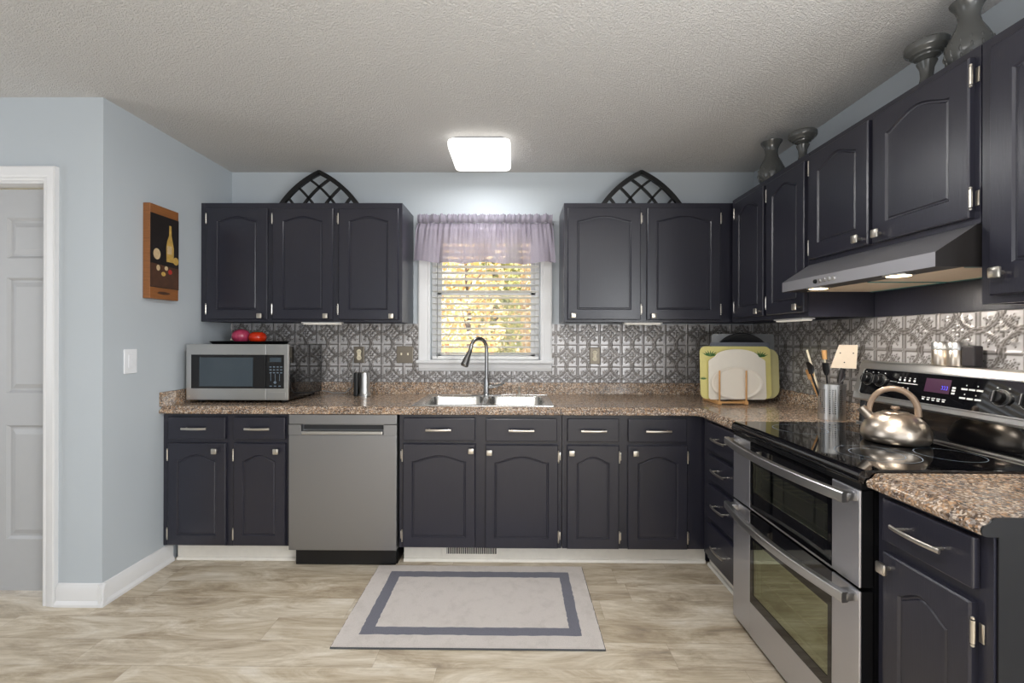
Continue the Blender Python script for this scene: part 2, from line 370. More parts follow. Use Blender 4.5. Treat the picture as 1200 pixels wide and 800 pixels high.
for (z0, z1, y) in ((WZ0+.002, 1.625, .07), (1.595, WZ1-.03, .10)):
    m.box(WX0+.03, WX0+.062, y, y+.028, z0, z1, .002); m.box(WX1-.062, WX1-.03, y, y+.028, z0, z1, .002)
    m.box(WX0+.03, WX1-.03, y, y+.028, z0, z0+.035, .002); m.box(WX0+.03, WX1-.03, y, y+.028, z1-.03, z1, .002)
struct('window_frame', m, M_WHITE, wn_)
m = MB(); m.box(WX0+.06, WX1-.06, .082, .086, WZ0+.03, 1.60); m.box(WX0+.06, WX1-.06, .112, .116, 1.62, WZ1-.055)
struct('window_pane', m, M_PANE, wn_)
# blind
bl = thing('window_blind', (-.2, .035, WZ0), 'white horizontal slat blind hanging open inside the window', 'blind')
m = MB(); z = WZ0+.045; ns = 0
while z < WZ1-.06:
    pts = []
    lo, hi = [], []
    for k in range(7):
        t = k/6-.5; y = .036+t*.046; zz = z+.003*cos(t*pi)-t*.010
        lo.append((y, zz)); hi.append((y, zz+.0028))
    L = lo+hi[::-1]
    m.loft([[(WX0+.008, y, q) for y, q in L], [(WX1-.008, y, q) for y, q in L]]); z += .0435
obj('slats', m, M_BLIND, bl, 40)
m = MB(); m.box(WX0+.008, WX1-.008, .012, .06, WZ0+.004, WZ0+.026, .004); obj('bottom_rail', m, M_BLIND, bl)
m = MB(); m.box(WX0+.004, WX1-.004, .006, .062, WZ1-.05, WZ1-.002, .003); obj('head_rail', m, M_BLIND, bl)
m = MB()
for x in (WX0+.10, (WX0+WX1)/2, WX1-.10):
    for y in (.013, .059): m.cyl((x, y, WZ0+.01), (x, y, WZ1-.03), .0011, n=6)
obj('ladder_cords', m, M_BLIND, bl)
m = MB(); m.cyl((WX0+.045, .006, 1.15), (WX0+.045, .006, WZ1-.05), .0028, n=8); obj('tilt_wand', m, M_GREYB, bl)

# ------------------------------------------------------------------ cabinets
def front_outline(u0, u1, z0, z1, side, bot, topm, rise):
    a, b, c, d = u0+side, u1-side, z0+bot, z1-topm-rise
    P = [(a, c, u0, z0), (b, c, u1, z0)]; N = 22
    P.append((b, d, u1, z1-(z1-d)*.0))
    for k in range(1, N):
        t = k/N; u = b+(a-b)*t; x = 2*t-1
        s = max(0, cos(pi*x/2))**1.45
        P.append((u, d+rise*s, u1+(u0-u1)*t, z1))
    P.append((a, d, u0, z1)); return P
def offs(pts, d):
    n = len(pts); out = []
    for i in range(n):
        p0, p, p1 = Vector(pts[i-1]), Vector(pts[i]), Vector(pts[(i+1) % n])
        e0 = (p-p0).normalized(); e1 = (p1-p).normalized()
        n0 = Vector((-e0.y, e0.x)); n1 = Vector((-e1.y, e1.x)); mm = (n0+n1)
        mm = mm/max(.3, mm.length_squared/2) if mm.length > 1e-6 else n0
        out.append((p.x+mm.x*d, p.y+mm.y*d))
    return out
def panel_door(M, u0, u1, z0, z1, y, t=.019, side=.058, bot=.06, topm=.05, rise=.036):
    P = front_outline(u0, u1, z0, z1, side, bot, topm, rise); m = MB(M)
    inn = [(p[0], p[1]) for p in P]; out = [(p[2], p[3]) for p in P]
    oi = [(min(max(a, u0+.004), u1-.004), min(max(b, z0+.004), z1-.004)) for a, b in out]
    f = y-t
    L = [[(a, y, b) for a, b in out], [(a, f+.004, b) for a, b in out], [(a, f, b) for a, b in oi], [(a, f, b) for a, b in inn],
         [(a, f+.006, b) for a, b in offs(inn, .0045)], [(a, f+.0065, b) for a, b in offs(inn, .009)], [(a, f+.003, b) for a, b in offs(inn, .013)]]
    m.loft(L); return m
def knob(M, u, z, y, parent):
    m = MB(M); m.lathe((u, y, z), [(.006, 0), (.006, .012), (.009, .018)], 14, 'Y'); m.box(u-.0155, u+.0155, y-.027, y-.017, z-.0155, z+.0155, .004)
    obj('knob', m, M_NICKEL, parent, 35)
def hinge(M, u, z, y, side, parent):
    s = -1 if side == 'L' else 1
    m = MB(M); m.cyl((u+s*.003, y-.016, z-.026), (u+s*.003, y-.016, z+.026), .0045, n=10)
    for q in (-.031, .031): m.lathe((u+s*.003, y-.016, z+q), [(.001, -.004), (.004, -.002), (.004, .002), (.001, .004)], 8)
    m.box(u+s*.004, u+s*.016, y-.0035, y-.001, z-.022, z+.022, .001)
    obj('hinge', m, M_NICKEL, parent, 35)
def pull(M, u, z, y, parent, w=.14, name='handle'):
    m = MB(M); pts = [(u-w/2+w*k/12, y-.030+.007*((k/6-1)**2), z) for k in range(13)]
    m.tube(pts, .0065, 10, flat=.6, up=(0, 0, 1))
    for q in (-.38, .38): m.cyl((u+q*w*1.0, y, z), (u+q*w*1.0, y-.027, z), .004, n=10)
    obj(name, m, M_NICKEL, parent, 40)
def cabinet(name, label, cat, M, u0, u1, z0, z1, depth, doors=(), drawers=(), toe=False, group=None, open_top=False, end=None):
    base = M @ Vector(((u0+u1)/2, -depth/2, 0 if toe else z0))
    t = thing(name, tuple(base), label, cat, group)
    m = MB(M); e = .0008
    m.box(u0+e, u0+.018, -depth+.019, -e, z0, z1); m.box(u1-.018, u1-e, -depth+.019, -e, z0, z1)
    m.box(u0+.018, u1-.018, -.012, -e, z0, z1); m.box(u0+.018, u1-.018, -depth+.019, -.012, z0+.012, z0+.03)
    if not open_top: m.box(u0+.018, u1-.018, -depth+.019, -.012, z1-.018, z1)
    m.box(u0+e, u1-e, -depth, -depth+.019, z0, z1)
    if toe:   # recessed plinth carrying the box
        m.box(u0+.02, u1-.02, -.52, -.49, .001, z0); m.box(u0+.02, u1-.02, -.06, -.03, .001, z0)
    obj('body', m, M_CAB, t)
    if end:   # dark end panel
        m = MB(M); m.box(*end); obj('end_panel', m, M_ENDCAP, t)
    y = -depth
    for (a, b, c, d, hs, kn, kw) in doors:
        dd = obj('door', panel_door(M, a, b, c, d, y, **kw), M_CAB, t, 25)
        hx = a if hs == 'L' else b
        dz = .065 if d-c > .5 else .055
        hinge(M, hx, c+dz, y, hs, dd); hinge(M, hx, d-dz, y, hs, dd)
        knob(M, kn[0], kn[1], y-.019, dd)
    for (a, b, c, d) in drawers:
        m = MB(M); m.box(a, b, y-.019, y, c, d, .004); dd = obj('drawer', m, M_CAB, t)
        pull(M, (a+b)/2, (c+d)/2, y-.019, dd)
    return t
ZT, ZB = 2.137, 1.388
U = dict(side=.066, bot=.06, topm=.050, rise=.030)
cabinet('wall_cabinet', 'dark navy wall cabinet with three arched doors, left of the window above the microwave', 'cabinet', ID, XL+.002, -.711, ZB, ZT, .308,
        doors=[(-1.941, -1.557, 1.402, 2.100, 'L', (-1.594, 1.424), U), (-1.525, -1.143, 1.402, 2.100, 'L', (-1.182, 1.424), U), (-1.109, -.732, 1.402, 2.100, 'L', (-.772, 1.424), U)])
cabinet('wall_cabinet', 'dark navy wall cabinet with two arched doors, between window and corner', 'cabinet', ID, .304, XR-.002, ZB+.004, ZT, .308,
        doors=[(.327, .781, 1.406, 2.103, 'R', (.362, 1.430), dict(side=.058, bot=.062, topm=.05, rise=.032)), (.822, 1.276, 1.406, 2.103, 'R', (.858, 1.430), dict(side=.058, bot=.062, topm=.05, rise=.032))])
Z0R = 1.392
cabinet('wall_cabinet', 'tall narrow two-door wall cabinet on the right wall, from the corner to the hood', 'cabinet', RW, .330, 1.052, Z0R, 2.145, .308,
        doors=[(.386, .703, 1.414, 2.112, 'L', (.668, 1.44), dict(side=.052, bot=.06, topm=.05, rise=.034)), (.732, 1.042, 1.414, 2.112, 'L', (1.007, 1.44), dict(side=.052, bot=.06, topm=.05, rise=.034))])
cabinet('wall_cabinet', 'short two-door wall cabinet right above the steel range hood', 'cabinet', RW, 1.054, 1.808, 1.628, 2.145, .308,
        doors=[(1.075, 1.414, 1.648, 2.118, 'L', (1.378, 1.676), dict(side=.058, bot=.066, topm=.045, rise=.04)), (1.436, 1.790, 1.648, 2.118, 'R', (1.474, 1.676), dict(side=.058, bot=.066, topm=.045, rise=.04))])
cabinet('wall_cabinet', 'wall cabinet nearest the camera on the right wall, cut by the frame edge', 'cabinet', RW, 1.810, 2.26, Z0R, 2.145, .308,
        doors=[(1.846, 2.22, 1.414, 2.112, 'R', (1.882, 1.474), dict(side=.058, bot=.085, topm=.05, rise=.04))])
ZC = .903; ZCB = .861
BD = dict(side=.052, bot=.055, topm=.062, rise=.035)
cabinet('base_cabinet', 'dark base cabinet with two doors and two drawers, under the microwave', 'cabinet', ID, XL+.002, -1.262, .115, ZCB, .606, toe=True,
        doors=[(-1.948, -1.622, .123, .695, 'L', (-1.672, .656), BD), (-1.577, -1.287, .123, .695, 'L', (-1.328, .656), BD)],
        drawers=[(-1.947, -1.624, .719, .842), (-1.578, -1.288, .719, .842)])
cabinet('base_cabinet', 'dark sink base cabinet with two doors and two drawers, under the sink', 'cabinet', ID, -.650, .262, .112, ZCB, .606, toe=True, open_top=True,
        doors=[(-.627, -.221, .119, .697, 'L', (-.243-.0, .663), BD), (-.165, .241, .117, .693, 'R', (-.142, .655), BD)],
        drawers=[(-.625, -.223, .716, .842), (-.163, .235, .714, .840)])
cabinet('base_cabinet', 'dark two-door base cabinet right of the sink base, running into the corner', 'cabinet', ID, .264, XR-.002, .112, ZCB, .606, toe=True,
        doors=[(.292, .580, .116, .693, 'R', (.315, .654), BD), (.631, .960, .116, .693, 'R', (.668, .654), BD)],
        drawers=[(.293, .579, .713, .840), (.631, .956, .713, .840)])
cabinet('drawer_cabinet', 'dark base cabinet with four stacked drawers, between the corner and the range', 'cabinet', RW, .630, 1.044, .112, ZCB, .606, toe=True,
        drawers=[(.715, 1.025, .700, .845), (.715, 1.025, .545, .676), (.715, 1.025, .340, .518), (.715, 1.025, .122, .308)])
cabinet('base_cabinet', 'dark base cabinet with one drawer and one door, at the near end beyond the range', 'cabinet', RW, 1.815, 2.125, .112, ZCB, .606, toe=True,
        doors=[(1.850, 2.092, .122, .697, 'R', (1.873, .660), dict(side=.05, bot=.055, topm=.06, rise=.035))],
        drawers=[(1.848, 2.098, .728, .846)], end=(2.1255, 2.129, -.60, -.002, .001, ZCB))

# toe boards and shoe moulding
def toe(name, M, u0, u1, y):
    m = MB(M); m.box(u0, u1, y, y+.012, .001, .109); m.loft([[(q, a, z) for a, z in ((y, .001), (y-.014, .001), (y-.013, .008), (y-.008, .015), (y, .018))] for q in (u0, u1)])
    struct(name, m, M_TOE)
toe('trim_2', ID, XL+.03, -1.262, -.533); toe('trim_3', ID, -.640, XR-.56, -.533); toe('trim_4', RW, .56, 1.044, -.545); toe('trim_5', RW, 1.82, 2.125, -.533)
vg = thing('toe_vent', (-.247, -.535, .02), 'beige register grille set in the toe kick below the sink', 'vent')
obj('plate', MB().box(-.420, -.075, -.538, -.533, .028, .106, .002), M_TOE, vg)
m = MB(); m.box(-.392, -.105, -.5390, -.5375, .045, .098); obj('opening', m, M_GROOVE, vg)
m = MB()
for k in range(26): x = -.389+k*.0109; m.box(x, x+.0035, -.542, -.538, .045, .098)
obj('fins', m, M_TOE, vg)

# ------------------------------------------------------------------ countertops
PRF = [(.12, ZCB), (.012, ZCB), (.003, .864), (0, .872), (.001, .880), (.006, .885), (.012, .887), (.017, .890), (.022, .897), (.027, .9015), (.034, ZC)]
FE = .640; SX0, SX1, SY0, SY1 = -.570, .205, -.590, -.115
ct = thing('countertop', (0, -.3, ZCB), 'brown speckled stone-look worktop running along the back wall and round the corner', 'countertop')
m = MB(); xi = XR-FE
m.loft([[(XL+.0015, -FE+o, z) for o, z in PRF], [(xi-.03, -FE+o, z) for o, z in PRF], [(xi-.009+o*.7, -FE-.009+o*.7+0*z, z) for o, z in PRF], [(xi+o, -FE-.03, z) for o, z in PRF], [(xi+o, -1.047, z) for o, z in PRF]])
y1 = -FE+.034; x1 = xi+.034; e = XR-.0015
def quad(x0, x1_, y0, y1_, z=ZC): m.add([(x0, y0, z), (x1_, y0, z), (x1_, y1_, z), (x0, y1_, z)], [(0, 1, 2, 3)])
quad(XL+.0015, SX0, y1, -.001); quad(SX1, x1-.03, y1, -.001); quad(SX0, SX1, y1, SY0); quad(SX0, SX1, SY1, -.001)
quad(x1-.03, x1, y1-.0, -.001); quad(x1, e, -1.047, -.001)
m.add([(x1-.03, y1, ZC), (x1, y1, ZC), (x1, y1-.03, ZC)], [(0, 1, 2)])
m.box(xi+.10, e, -1.047, -1.02, ZCB, ZC-.001)
obj('top', m, M_COUNTER, ct, 25)
m = MB()
def lip(M, u0, u1): m.M = M; m.loft([[(q, a, z) for a, z in ((-.0015, ZC-.001), (-.024, ZC-.001), (-.021, ZC+.006), (-.020, .972), (-.017, .979), (-.010, .981), (-.0015, .981))] for q in (u0, u1)])
lip(ID, XL+.02, XR-.0025); lip(RW, .02, 1.047); lip(LWf, -.636, -.0215)
obj('back_lip', m, M_COUNTER, ct, 25)
ct2 = thing('countertop', (1.34, -1.97, ZCB), 'short brown speckled worktop section at the near side of the range', 'countertop')
m = MB(); m.loft([[(xi+o, y, z) for o, z in PRF] for y in (-1.812, -2.128)]); quad(x1, e, -2.128, -1.812)
m.box(xi+.10, e, -1.815, -1.812, ZCB, ZC-.0005)
obj('top', m, M_COUNTER, ct2, 25)
m = MB(); pr = [(xi+o, z) for o, z in PRF]+[(e, ZC), (e, ZCB)]; m.prism(pr, -2.128, -2.1315); obj('end_cap', m, M_ENDCAP, ct2)
m = MB(); lip(RW, 1.812, 2.128); obj('back_lip', m, M_COUNTER, ct2, 25)

# ------------------------------------------------------------------ embossed tin backsplash
def tin(a, b):
    """relief height and patina at tile coordinates in 0..1 (numpy)"""
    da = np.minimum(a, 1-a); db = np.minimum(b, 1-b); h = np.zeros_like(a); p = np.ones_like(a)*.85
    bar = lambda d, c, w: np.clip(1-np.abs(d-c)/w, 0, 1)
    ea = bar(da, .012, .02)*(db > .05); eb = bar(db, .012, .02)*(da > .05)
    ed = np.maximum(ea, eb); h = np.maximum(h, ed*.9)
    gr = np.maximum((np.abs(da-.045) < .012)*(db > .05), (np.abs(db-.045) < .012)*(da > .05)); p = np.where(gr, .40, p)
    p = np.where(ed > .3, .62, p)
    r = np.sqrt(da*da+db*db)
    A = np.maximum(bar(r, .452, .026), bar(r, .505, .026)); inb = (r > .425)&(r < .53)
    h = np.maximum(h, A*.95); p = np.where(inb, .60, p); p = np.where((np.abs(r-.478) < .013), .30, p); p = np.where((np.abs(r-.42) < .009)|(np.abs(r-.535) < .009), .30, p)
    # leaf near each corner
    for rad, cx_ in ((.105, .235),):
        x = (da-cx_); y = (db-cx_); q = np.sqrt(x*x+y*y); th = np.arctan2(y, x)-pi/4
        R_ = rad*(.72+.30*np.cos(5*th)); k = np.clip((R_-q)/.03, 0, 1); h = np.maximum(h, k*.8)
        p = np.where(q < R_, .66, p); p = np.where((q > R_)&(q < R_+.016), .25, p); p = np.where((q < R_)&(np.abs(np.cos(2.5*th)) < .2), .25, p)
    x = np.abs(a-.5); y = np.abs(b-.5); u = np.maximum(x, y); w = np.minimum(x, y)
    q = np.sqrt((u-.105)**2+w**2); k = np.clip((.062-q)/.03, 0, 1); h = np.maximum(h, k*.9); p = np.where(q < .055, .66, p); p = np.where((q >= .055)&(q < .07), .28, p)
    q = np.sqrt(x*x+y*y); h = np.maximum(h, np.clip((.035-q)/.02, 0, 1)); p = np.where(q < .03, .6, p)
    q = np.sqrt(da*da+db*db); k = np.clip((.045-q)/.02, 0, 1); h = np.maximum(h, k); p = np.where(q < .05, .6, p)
    return h*.0042, p
def splash(name, M, u0, u1, z0, z1, uo, label, hole=None):
    R_ = PITCH/30; nu = int(round((u1-u0)/R_)); nz = int(round((z1-z0)/R_))
    us = np.linspace(u0, u1, nu+1); zs = np.linspace(z0, z1, nz+1); UU, ZZ = np.meshgrid(us, zs)
    h, p = tin(((UU-uo)/PITCH) % 1, ((ZZ-1.397)/PITCH) % 1)
    vs = np.stack([UU, -(h+.003), ZZ], -1).reshape(-1, 3)
    Mn = np.array(M); vs = vs @ Mn[:3, :3].T+Mn[:3, 3]
    i = np.arange(nz)[:, None]*(nu+1)+np.arange(nu)[None]
    F = np.stack([i, i+1, i+nu+2, i+nu+1], -1).reshape(-1, 4)
    if hole:
        cu = (UU[:-1, :-1]+R_/2).reshape(-1); cz = (ZZ[:-1, :-1]+R_/2).reshape(-1)
        F = F[~((cu > hole[0])&(cu < hole[1])&(cz > hole[2]))]
    lo = vs.min(0); hi = vs.max(0); c = np.array([(lo[0]+hi[0])/2, (lo[1]+hi[1])/2, lo[2]]); me = bpy.data.meshes.new(name)
    me.from_pydata((vs-c).tolist(), [], F.tolist()); me.materials.append(M_TIN)
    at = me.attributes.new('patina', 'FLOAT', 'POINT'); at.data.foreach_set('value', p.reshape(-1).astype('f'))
    me.polygons.foreach_set('use_smooth', [True]*len(me.polygons))
    o = bpy.data.objects.new(name, me); COL.objects.link(o); o.location = c; tag(o, label, 'backsplash'); return o
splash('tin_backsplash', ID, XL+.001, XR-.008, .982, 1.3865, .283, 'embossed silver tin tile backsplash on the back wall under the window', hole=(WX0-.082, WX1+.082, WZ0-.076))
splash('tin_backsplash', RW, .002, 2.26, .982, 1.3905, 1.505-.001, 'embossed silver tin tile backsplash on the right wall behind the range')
m = MB(RW); m.box(1.054, 1.809, -.010, -.0005, 1.391, 1.627); one('hood_back_board', m, M_CAB, 'dark painted board on the wall between the hood and the tin tiles', 'board')
m = MB(RW); m.box(1.054, 1.809, -.014, -.0105, 1.391, 1.399)

# ------------------------------------------------------------------ sink and faucet
sk = thing('kitchen_sink', ((SX0+SX1)/2, -.35, .72), 'stainless steel double bowl sink set in the worktop under the window', 'sink')
def rrect(x0, x1_, y0, y1_, r, n=6):
    P = []
    for (cx, cy, a0) in ((x1_-r, y1_-r, 0), (x0+r, y1_-r, 90), (x0+r, y0+r, 180), (x1_-r, y0+r, 270)):
        for k in range(n+1): a = radians(a0+90*k/n); P.append((cx+r*cos(a), cy+r*sin(a)))
    return P
m = MB(); zr = ZC+.004
xm = (SX0+SX1)/2
b0, b1 = -.590, -.195
for (x0, x1_) in ((SX0+.028, xm-.014), (xm+.014, SX1-.028)):
    A = rrect(x0, x1_, b0+.02, b1, .06)
    cell = (SX0-.012 if x0 < xm-.1 else xm, xm if x0 < xm-.1 else SX1+.012, SY0-.012, b1+.012)
    # project cell outline: same angular parameter
    cxm, cym = (x0+x1_)/2, (b0+.02+b1)/2
    O = []
    for (a, b) in A:
        qx = cell[0] if a < x0+.03 else cell[1] if a > x1_-.03 else a
        qy = cell[2] if b < b0+.05 else cell[3] if b > b1-.03 else b
        # corners
        if a < x0+.06 and (b < b0+.08 or b > b1-.06) and not (a < x0+.03): qx = a
        O.append((qx, qy))
    m.loft([[(a, b, zr) for a, b in O], [(a, b, zr+.0015) for a, b in A], [(a, b, zr-.006) for a, b in offs(A, .006)], [(a, b, ZC-.15) for a, b in offs(A, .02)], [(a, b, ZC-.17) for a, b in offs(A, .045)]], cap0=False)
m.box(SX0-.012, SX1+.012, b1+.0115, SY1+.012, ZC+.0005, zr, .0015)
for q in ((SX0-.014, SX0-.010, SY0-.014, SY1+.014), (SX1+.010, SX1+.014, SY0-.014, SY1+.014), (SX0-.014, SX1+.014, SY0-.014, SY0-.010), (SX0-.014, SX1+.014, SY1+.010, SY1+.014)): m.box(q[0], q[1], q[2], q[3], ZC+.0004, zr+.002, .001)
obj('basin', m, M_SINK, sk, 40)
m = MB()
for x in ((SX0+xm)/2, (SX1+xm)/2): m.lathe((x, -.38, ZC-.1695), [(.045, 0), (.045, .003), (.036, .003), (.03, -.004), (.004, -.004)], 24)
obj('drain', m, M_FAUCET, sk, 40)
fc = thing('kitchen_faucet', (-.190, -.143, zr), 'stainless high-arc pull-down faucet standing behind the sink', 'faucet')
FX, FY = -.190, -.143
m = MB(); m.lathe((FX, FY, zr), [(.027, 0), (.027, .006), (.021, .012), (.019, .085), (.0165, .10), (.0165, .115)], 28); m.box(FX-.10, FX+.10, FY-.022, FY+.022, zr, zr+.005, .002); obj('base', m, M_FAUCET, fc, 40)
d = Vector((-.115, -.10, 0)).normalized(); R0 = .064; pts = [Vector((FX, FY, zr+.10)), Vector((FX, FY, 1.15)), Vector((FX, FY, 1.20))]
for k in range(1, 15): a = pi*k/14*.93; pts.append(Vector((FX, FY, 1.213))+d*(R0*(1-cos(a)))+Vector((0, 0, R0*1.15*sin(a))))
dn = (pts[-1]-pts[-2]).normalized(); pts.append(pts[-1]+dn*.02)
m = MB(); m.tube([tuple(p) for p in pts], .0125, 14); obj('spout', m, M_FAUCET, fc, 60)
p = pts[-1]; m = MB(); dn = (dn+d*.18).normalized(); m.tube([tuple(p+dn*q) for q in (-.004, .0, .03, .075, .105, .112)], [.0125, .0145, .016, .0235, .0265, .021], 18); obj('spray_head', m, M_FAUCET, fc, 40)
m = MB(); m.cyl((FX+.015, FY, zr+.058), (FX+.048, FY-.004, zr+.060), .014, .013); m.tube([(FX+.045, FY-.004, zr+.060), (FX+.075, FY-.01, zr+.066), (FX+.118, FY-.016, zr+.084)], [.011, .0105, .007], 12, flat=1.5, up=(0, 0, 1)); obj('lever', m, M_FAUCET, fc, 40)
m = MB(); m.lathe((.028, -.140, zr+.001), [(.017, 0), (.017, .005), (.009, .009), (.008, .038), (.010, .044), (.010, .056), (.004, .06)], 20); m.tube([(.028, -.14, zr+.052), (.028, -.165, zr+.054), (.028, -.185, zr+.047)], .0045, 8)
one('soap_dispenser', m, M_NICKEL, 'small steel soap dispenser to the right of the faucet', 'dispenser', sm=40)

# ------------------------------------------------------------------ dishwasher
dw = thing('dishwasher', (-.955, -.33, 0), 'stainless steel dishwasher under the worktop left of the sink', 'dishwasher')
m = MB(); m.box(-1.252, -.660, -.60, -.02, .10, .858); m.box(-1.245, -.667, -.57, -.05, .001, .10); obj('body', m, M_BLACK, dw)
m = MB(); m.box(-1.240, -.672, -.592, -.575, .006, .098, .002); obj('kick_plate', m, M_BLACK, dw)
m = MB(); m.box(-1.257, -.656, -.642, -.603, .108, .748, .004)
m.box(-1.257, -1.188, -.642, -.603, .748, .806, .001); m.box(-.729, -.656, -.642, -.603, .748, .806, .001)
m.box(-1.257, -.656, -.640, -.603, .808, .861, .003)
m.prism([(-1.188, .748), (-.729, .748), (-.729, .752), (-1.188, .752)], -.640, -.604); m.box(-1.188, -.729, -.612, -.605, .752, .806)
dwd = obj('door', m, M_DWS, dw)
m = MB(); m.box(-1.186, -.731, -.6125, -.6112, .775, .800); obj('grip_recess', m, M_GROOVE, dwd)
m = MB(); m.box(-1.184, -.733, -.650, -.632, .753, .771, .004); obj('handle', m, M_STEELH, dwd)

# ------------------------------------------------------------------ microwave
MW0, MW1, MY, MZ0, MZ1 = -1.936, -1.334, -.50, .921, 1.249
mw = thing('microwave_oven', ((MW0+MW1)/2, -.28, ZC), 'stainless fronted microwave oven with dark window at the left end of the worktop', 'microwave')
m = MB(); m.box(MW0+.003, MW1-.003, MY+.018, -.035, MZ0, MZ1-.003, .004); obj('case', m, M_BGLASS, mw)
m = MB()
for x in (MW0+.05, MW1-.05):
    for y in (MY+.06, -.09): m.lathe((x, y, ZC+.0005), [(.016, 0), (.018, .006), (.018, .0175)], 14)
obj('feet', m, M_BLACK, mw)
xs_ = MW1-.130     # split door / keypad
m = MB()
wx0, wx1, wz0, wz1 = MW0+.028, xs_-.003, MZ0+.068, MZ1-.062
m.box(MW0, xs_-.001, MY, MY+.017, wz1, MZ1, .002); m.box(MW0, xs_-.001, MY, MY+.017, MZ0, wz0, .002); m.box(MW0, wx0, MY, MY+.017, wz0, wz1, .001)
md = obj('door', m, M_STEELH, mw)
m = MB(); m.box(wx0, wx1, MY+.001, MY+.016, wz0, wz1, .001); obj('door_frame', m, M_BLACK, md)
m = MB(); m.box(wx0+.05, wx1-.075, MY-.0005, MY+.001, wz0+.012, wz1-.016); obj('window', m, M_MWWIN, md)
m = MB(); m.box(xs_+.001, MW1, MY, MY+.017, wz1, MZ1, .002); m.box(xs_+.001, MW1, MY, MY+.017, MZ0, wz0, .002); m.box(MW1-.024, MW1, MY, MY+.017, wz0, wz1, .001)
cp = obj('control_panel', m, M_STEELH, mw)
m = MB(); m.box(xs_+.001, MW1-.024, MY+.001, MY+.016, wz0, wz1, .001); obj('keypad', m, M_BLACK, cp)
m = MB(); m.box(xs_+.022, MW1-.042, MY-.0003, MY+.001, wz1-.042, wz1-.016); obj('display', m, M_MWWIN, cp)
m = MB()
for r in range(3):
    for c in range(4): m.box(xs_+.020+c*.021, xs_+.032+c*.021, MY-.0003, MY+.001, wz1-.074-r*.017, wz1-.068-r*.017)
for c in range(3): m.box(xs_+.027+c*.026, xs_+.029+c*.026, MY-.0003, MY+.001, wz0+.044, wz0+.086)
for c in range(3): m.box(xs_+.021+c*.026, xs_+.034+c*.026, MY-.0003, MY+.001, wz0+.012, wz0+.017)
m.lathe((xs_+.053, MY+.001, wz0+.036), [(.008, 0), (.008, .002)], 16, 'Y'); obj('key_marks', m, M_PRINTD, cp)
m = MB(); m.box(xs_+.012, MW1-.014, MY-.0015, MY+.001, MZ0+.014, MZ0+.046, .001); obj('open_button', m, M_STEELH, cp)
m = MB(); m.cyl((MW0+.017, MY-.001, MZ0+.02), (MW0+.017, MY+.002, MZ0+.02), .006); obj('badge', m, M_NICKEL, md)
m = MB(); m.tube([(-1.12, -.026, 1.145), (-1.12, -.042, 1.12), (-1.115, -.045, 1.02), (-1.125, -.05, .95), (-1.16, -.07, .912), (-1.25, -.06, .910), (-1.325, -.05, .925)], .0035, 8); obj('cord', m, M_GREYB, mw, 60)
# black tray with onion and tomato
ty = -.25; tz = MZ1-.002
m = MB(); m.loft([[(a, b, tz) for a, b in rrect(-1.88, -1.52, -.37, -.13, .02)], [(a, b, tz+.018) for a, b in rrect(-1.895, -1.505, -.385, -.115, .03)], [(a, b, tz+.018) for a, b in rrect(-1.888, -1.512, -.378, -.122, .028)], [(a, b, tz+.004) for a, b in rrect(-1.876, -1.524, -.366, -.134, .02)]])
one('tray', m, M_BLACK, 'shallow black tray lying on top of the microwave', 'tray', sm=30)
on = thing('red_onion', (-1.765, ty, tz+.0042), 'purple red onion on the black tray over the microwave', 'onion')
m = MB(); m.lathe((-1.765, ty, tz+.0042), [(.008, 0), (.03, .004), (.048, .022), (.055, .042), (.052, .062), (.038, .079), (.018, .088), (.006, .091)], 28); obj('bulb', m, M_ONION, on, 80)
m = MB(); m.tube([(-1.815, ty-.01, tz+.03), (-1.827, ty-.014, tz+.026)], [.008, .003], 8); obj('root_tip', m, M_IVORY, on)
to = thing('tomato', (-1.659, ty, tz+.0042), 'ripe red tomato beside the onion on the black tray', 'tomato')
m = MB(); m.lathe((-1.659, ty, tz+.0042), [(.010, 0), (.034, .004), (.050, .022), (.053, .040), (.046, .060), (.030, .072), (.010, .070), (.004, .066)], 28); obj('fruit', m, M_TOMATO, to, 80)
m = MB()
for k in range(5):
    a = k*2*pi/5; m.tube([(-1.659, ty, tz+.072), (-1.659+.012*cos(a), ty+.012*sin(a), tz+.077), (-1.659+.022*cos(a), ty+.022*sin(a), tz+.076)], [.003, .003, .001], 6)
obj('calyx', m, M_LEAF, to)

# steel tumbler-like stand on the counter
cn = thing('can_opener', (-1.005, -.165, ZC), 'small upright appliance of black and polished steel on the worktop below the outlet', 'appliance')
m = MB(); m.box(-1.058, -1.032, -.20, -.13, ZC+.001, 1.060, .006); obj('black_housing', m, M_BLACK, cn)
m = MB(); m.lathe((-.995, -.165, ZC+.001), [(.042, 0), (.042, .010), (.036, .016), (.034, .03), (.031, .14), (.028, .155), (.012, .160)], 28); obj('steel_body', m, M_STEELH, cn, 40)

# ------------------------------------------------------------------ outlets and switches
def outlet(x, z, label, w=.072, h=.115):
    t = thing('wall_outlet', (x, -.007, z), label, 'outlet')
    obj('plate', MB().box(x-w/2, x+w/2, -.0125, -.0062, z-h/2, z+h/2, .003), M_BRONZE, t)
    m = MB()
    for q in (-.021, .021): m.lathe((x, -.0125, z+q), [(.0165, 0), (.0165, .002), (.0155, .003)], 20, 'Y')
    m.box(x-.012, x+.012, -.0145, -.0125, z-.03, z+.03); rc = obj('receptacle', m, M_IVORY, t)
    m = MB()
    for q in (-.021, .021):
        for s in (-.006, .006): m.box(x+s-.001, x+s+.001, -.0160, -.0154, z+q-.003, z+q+.005)
    obj('slots', m, M_BLACK, rc)
outlet(-1.087, 1.170, 'pewter wall outlet on the tin tiles right of the microwave')
outlet(.553, 1.168, 'pewter wall outlet on the tin tiles right of the window')
x, z = -.768, 1.172
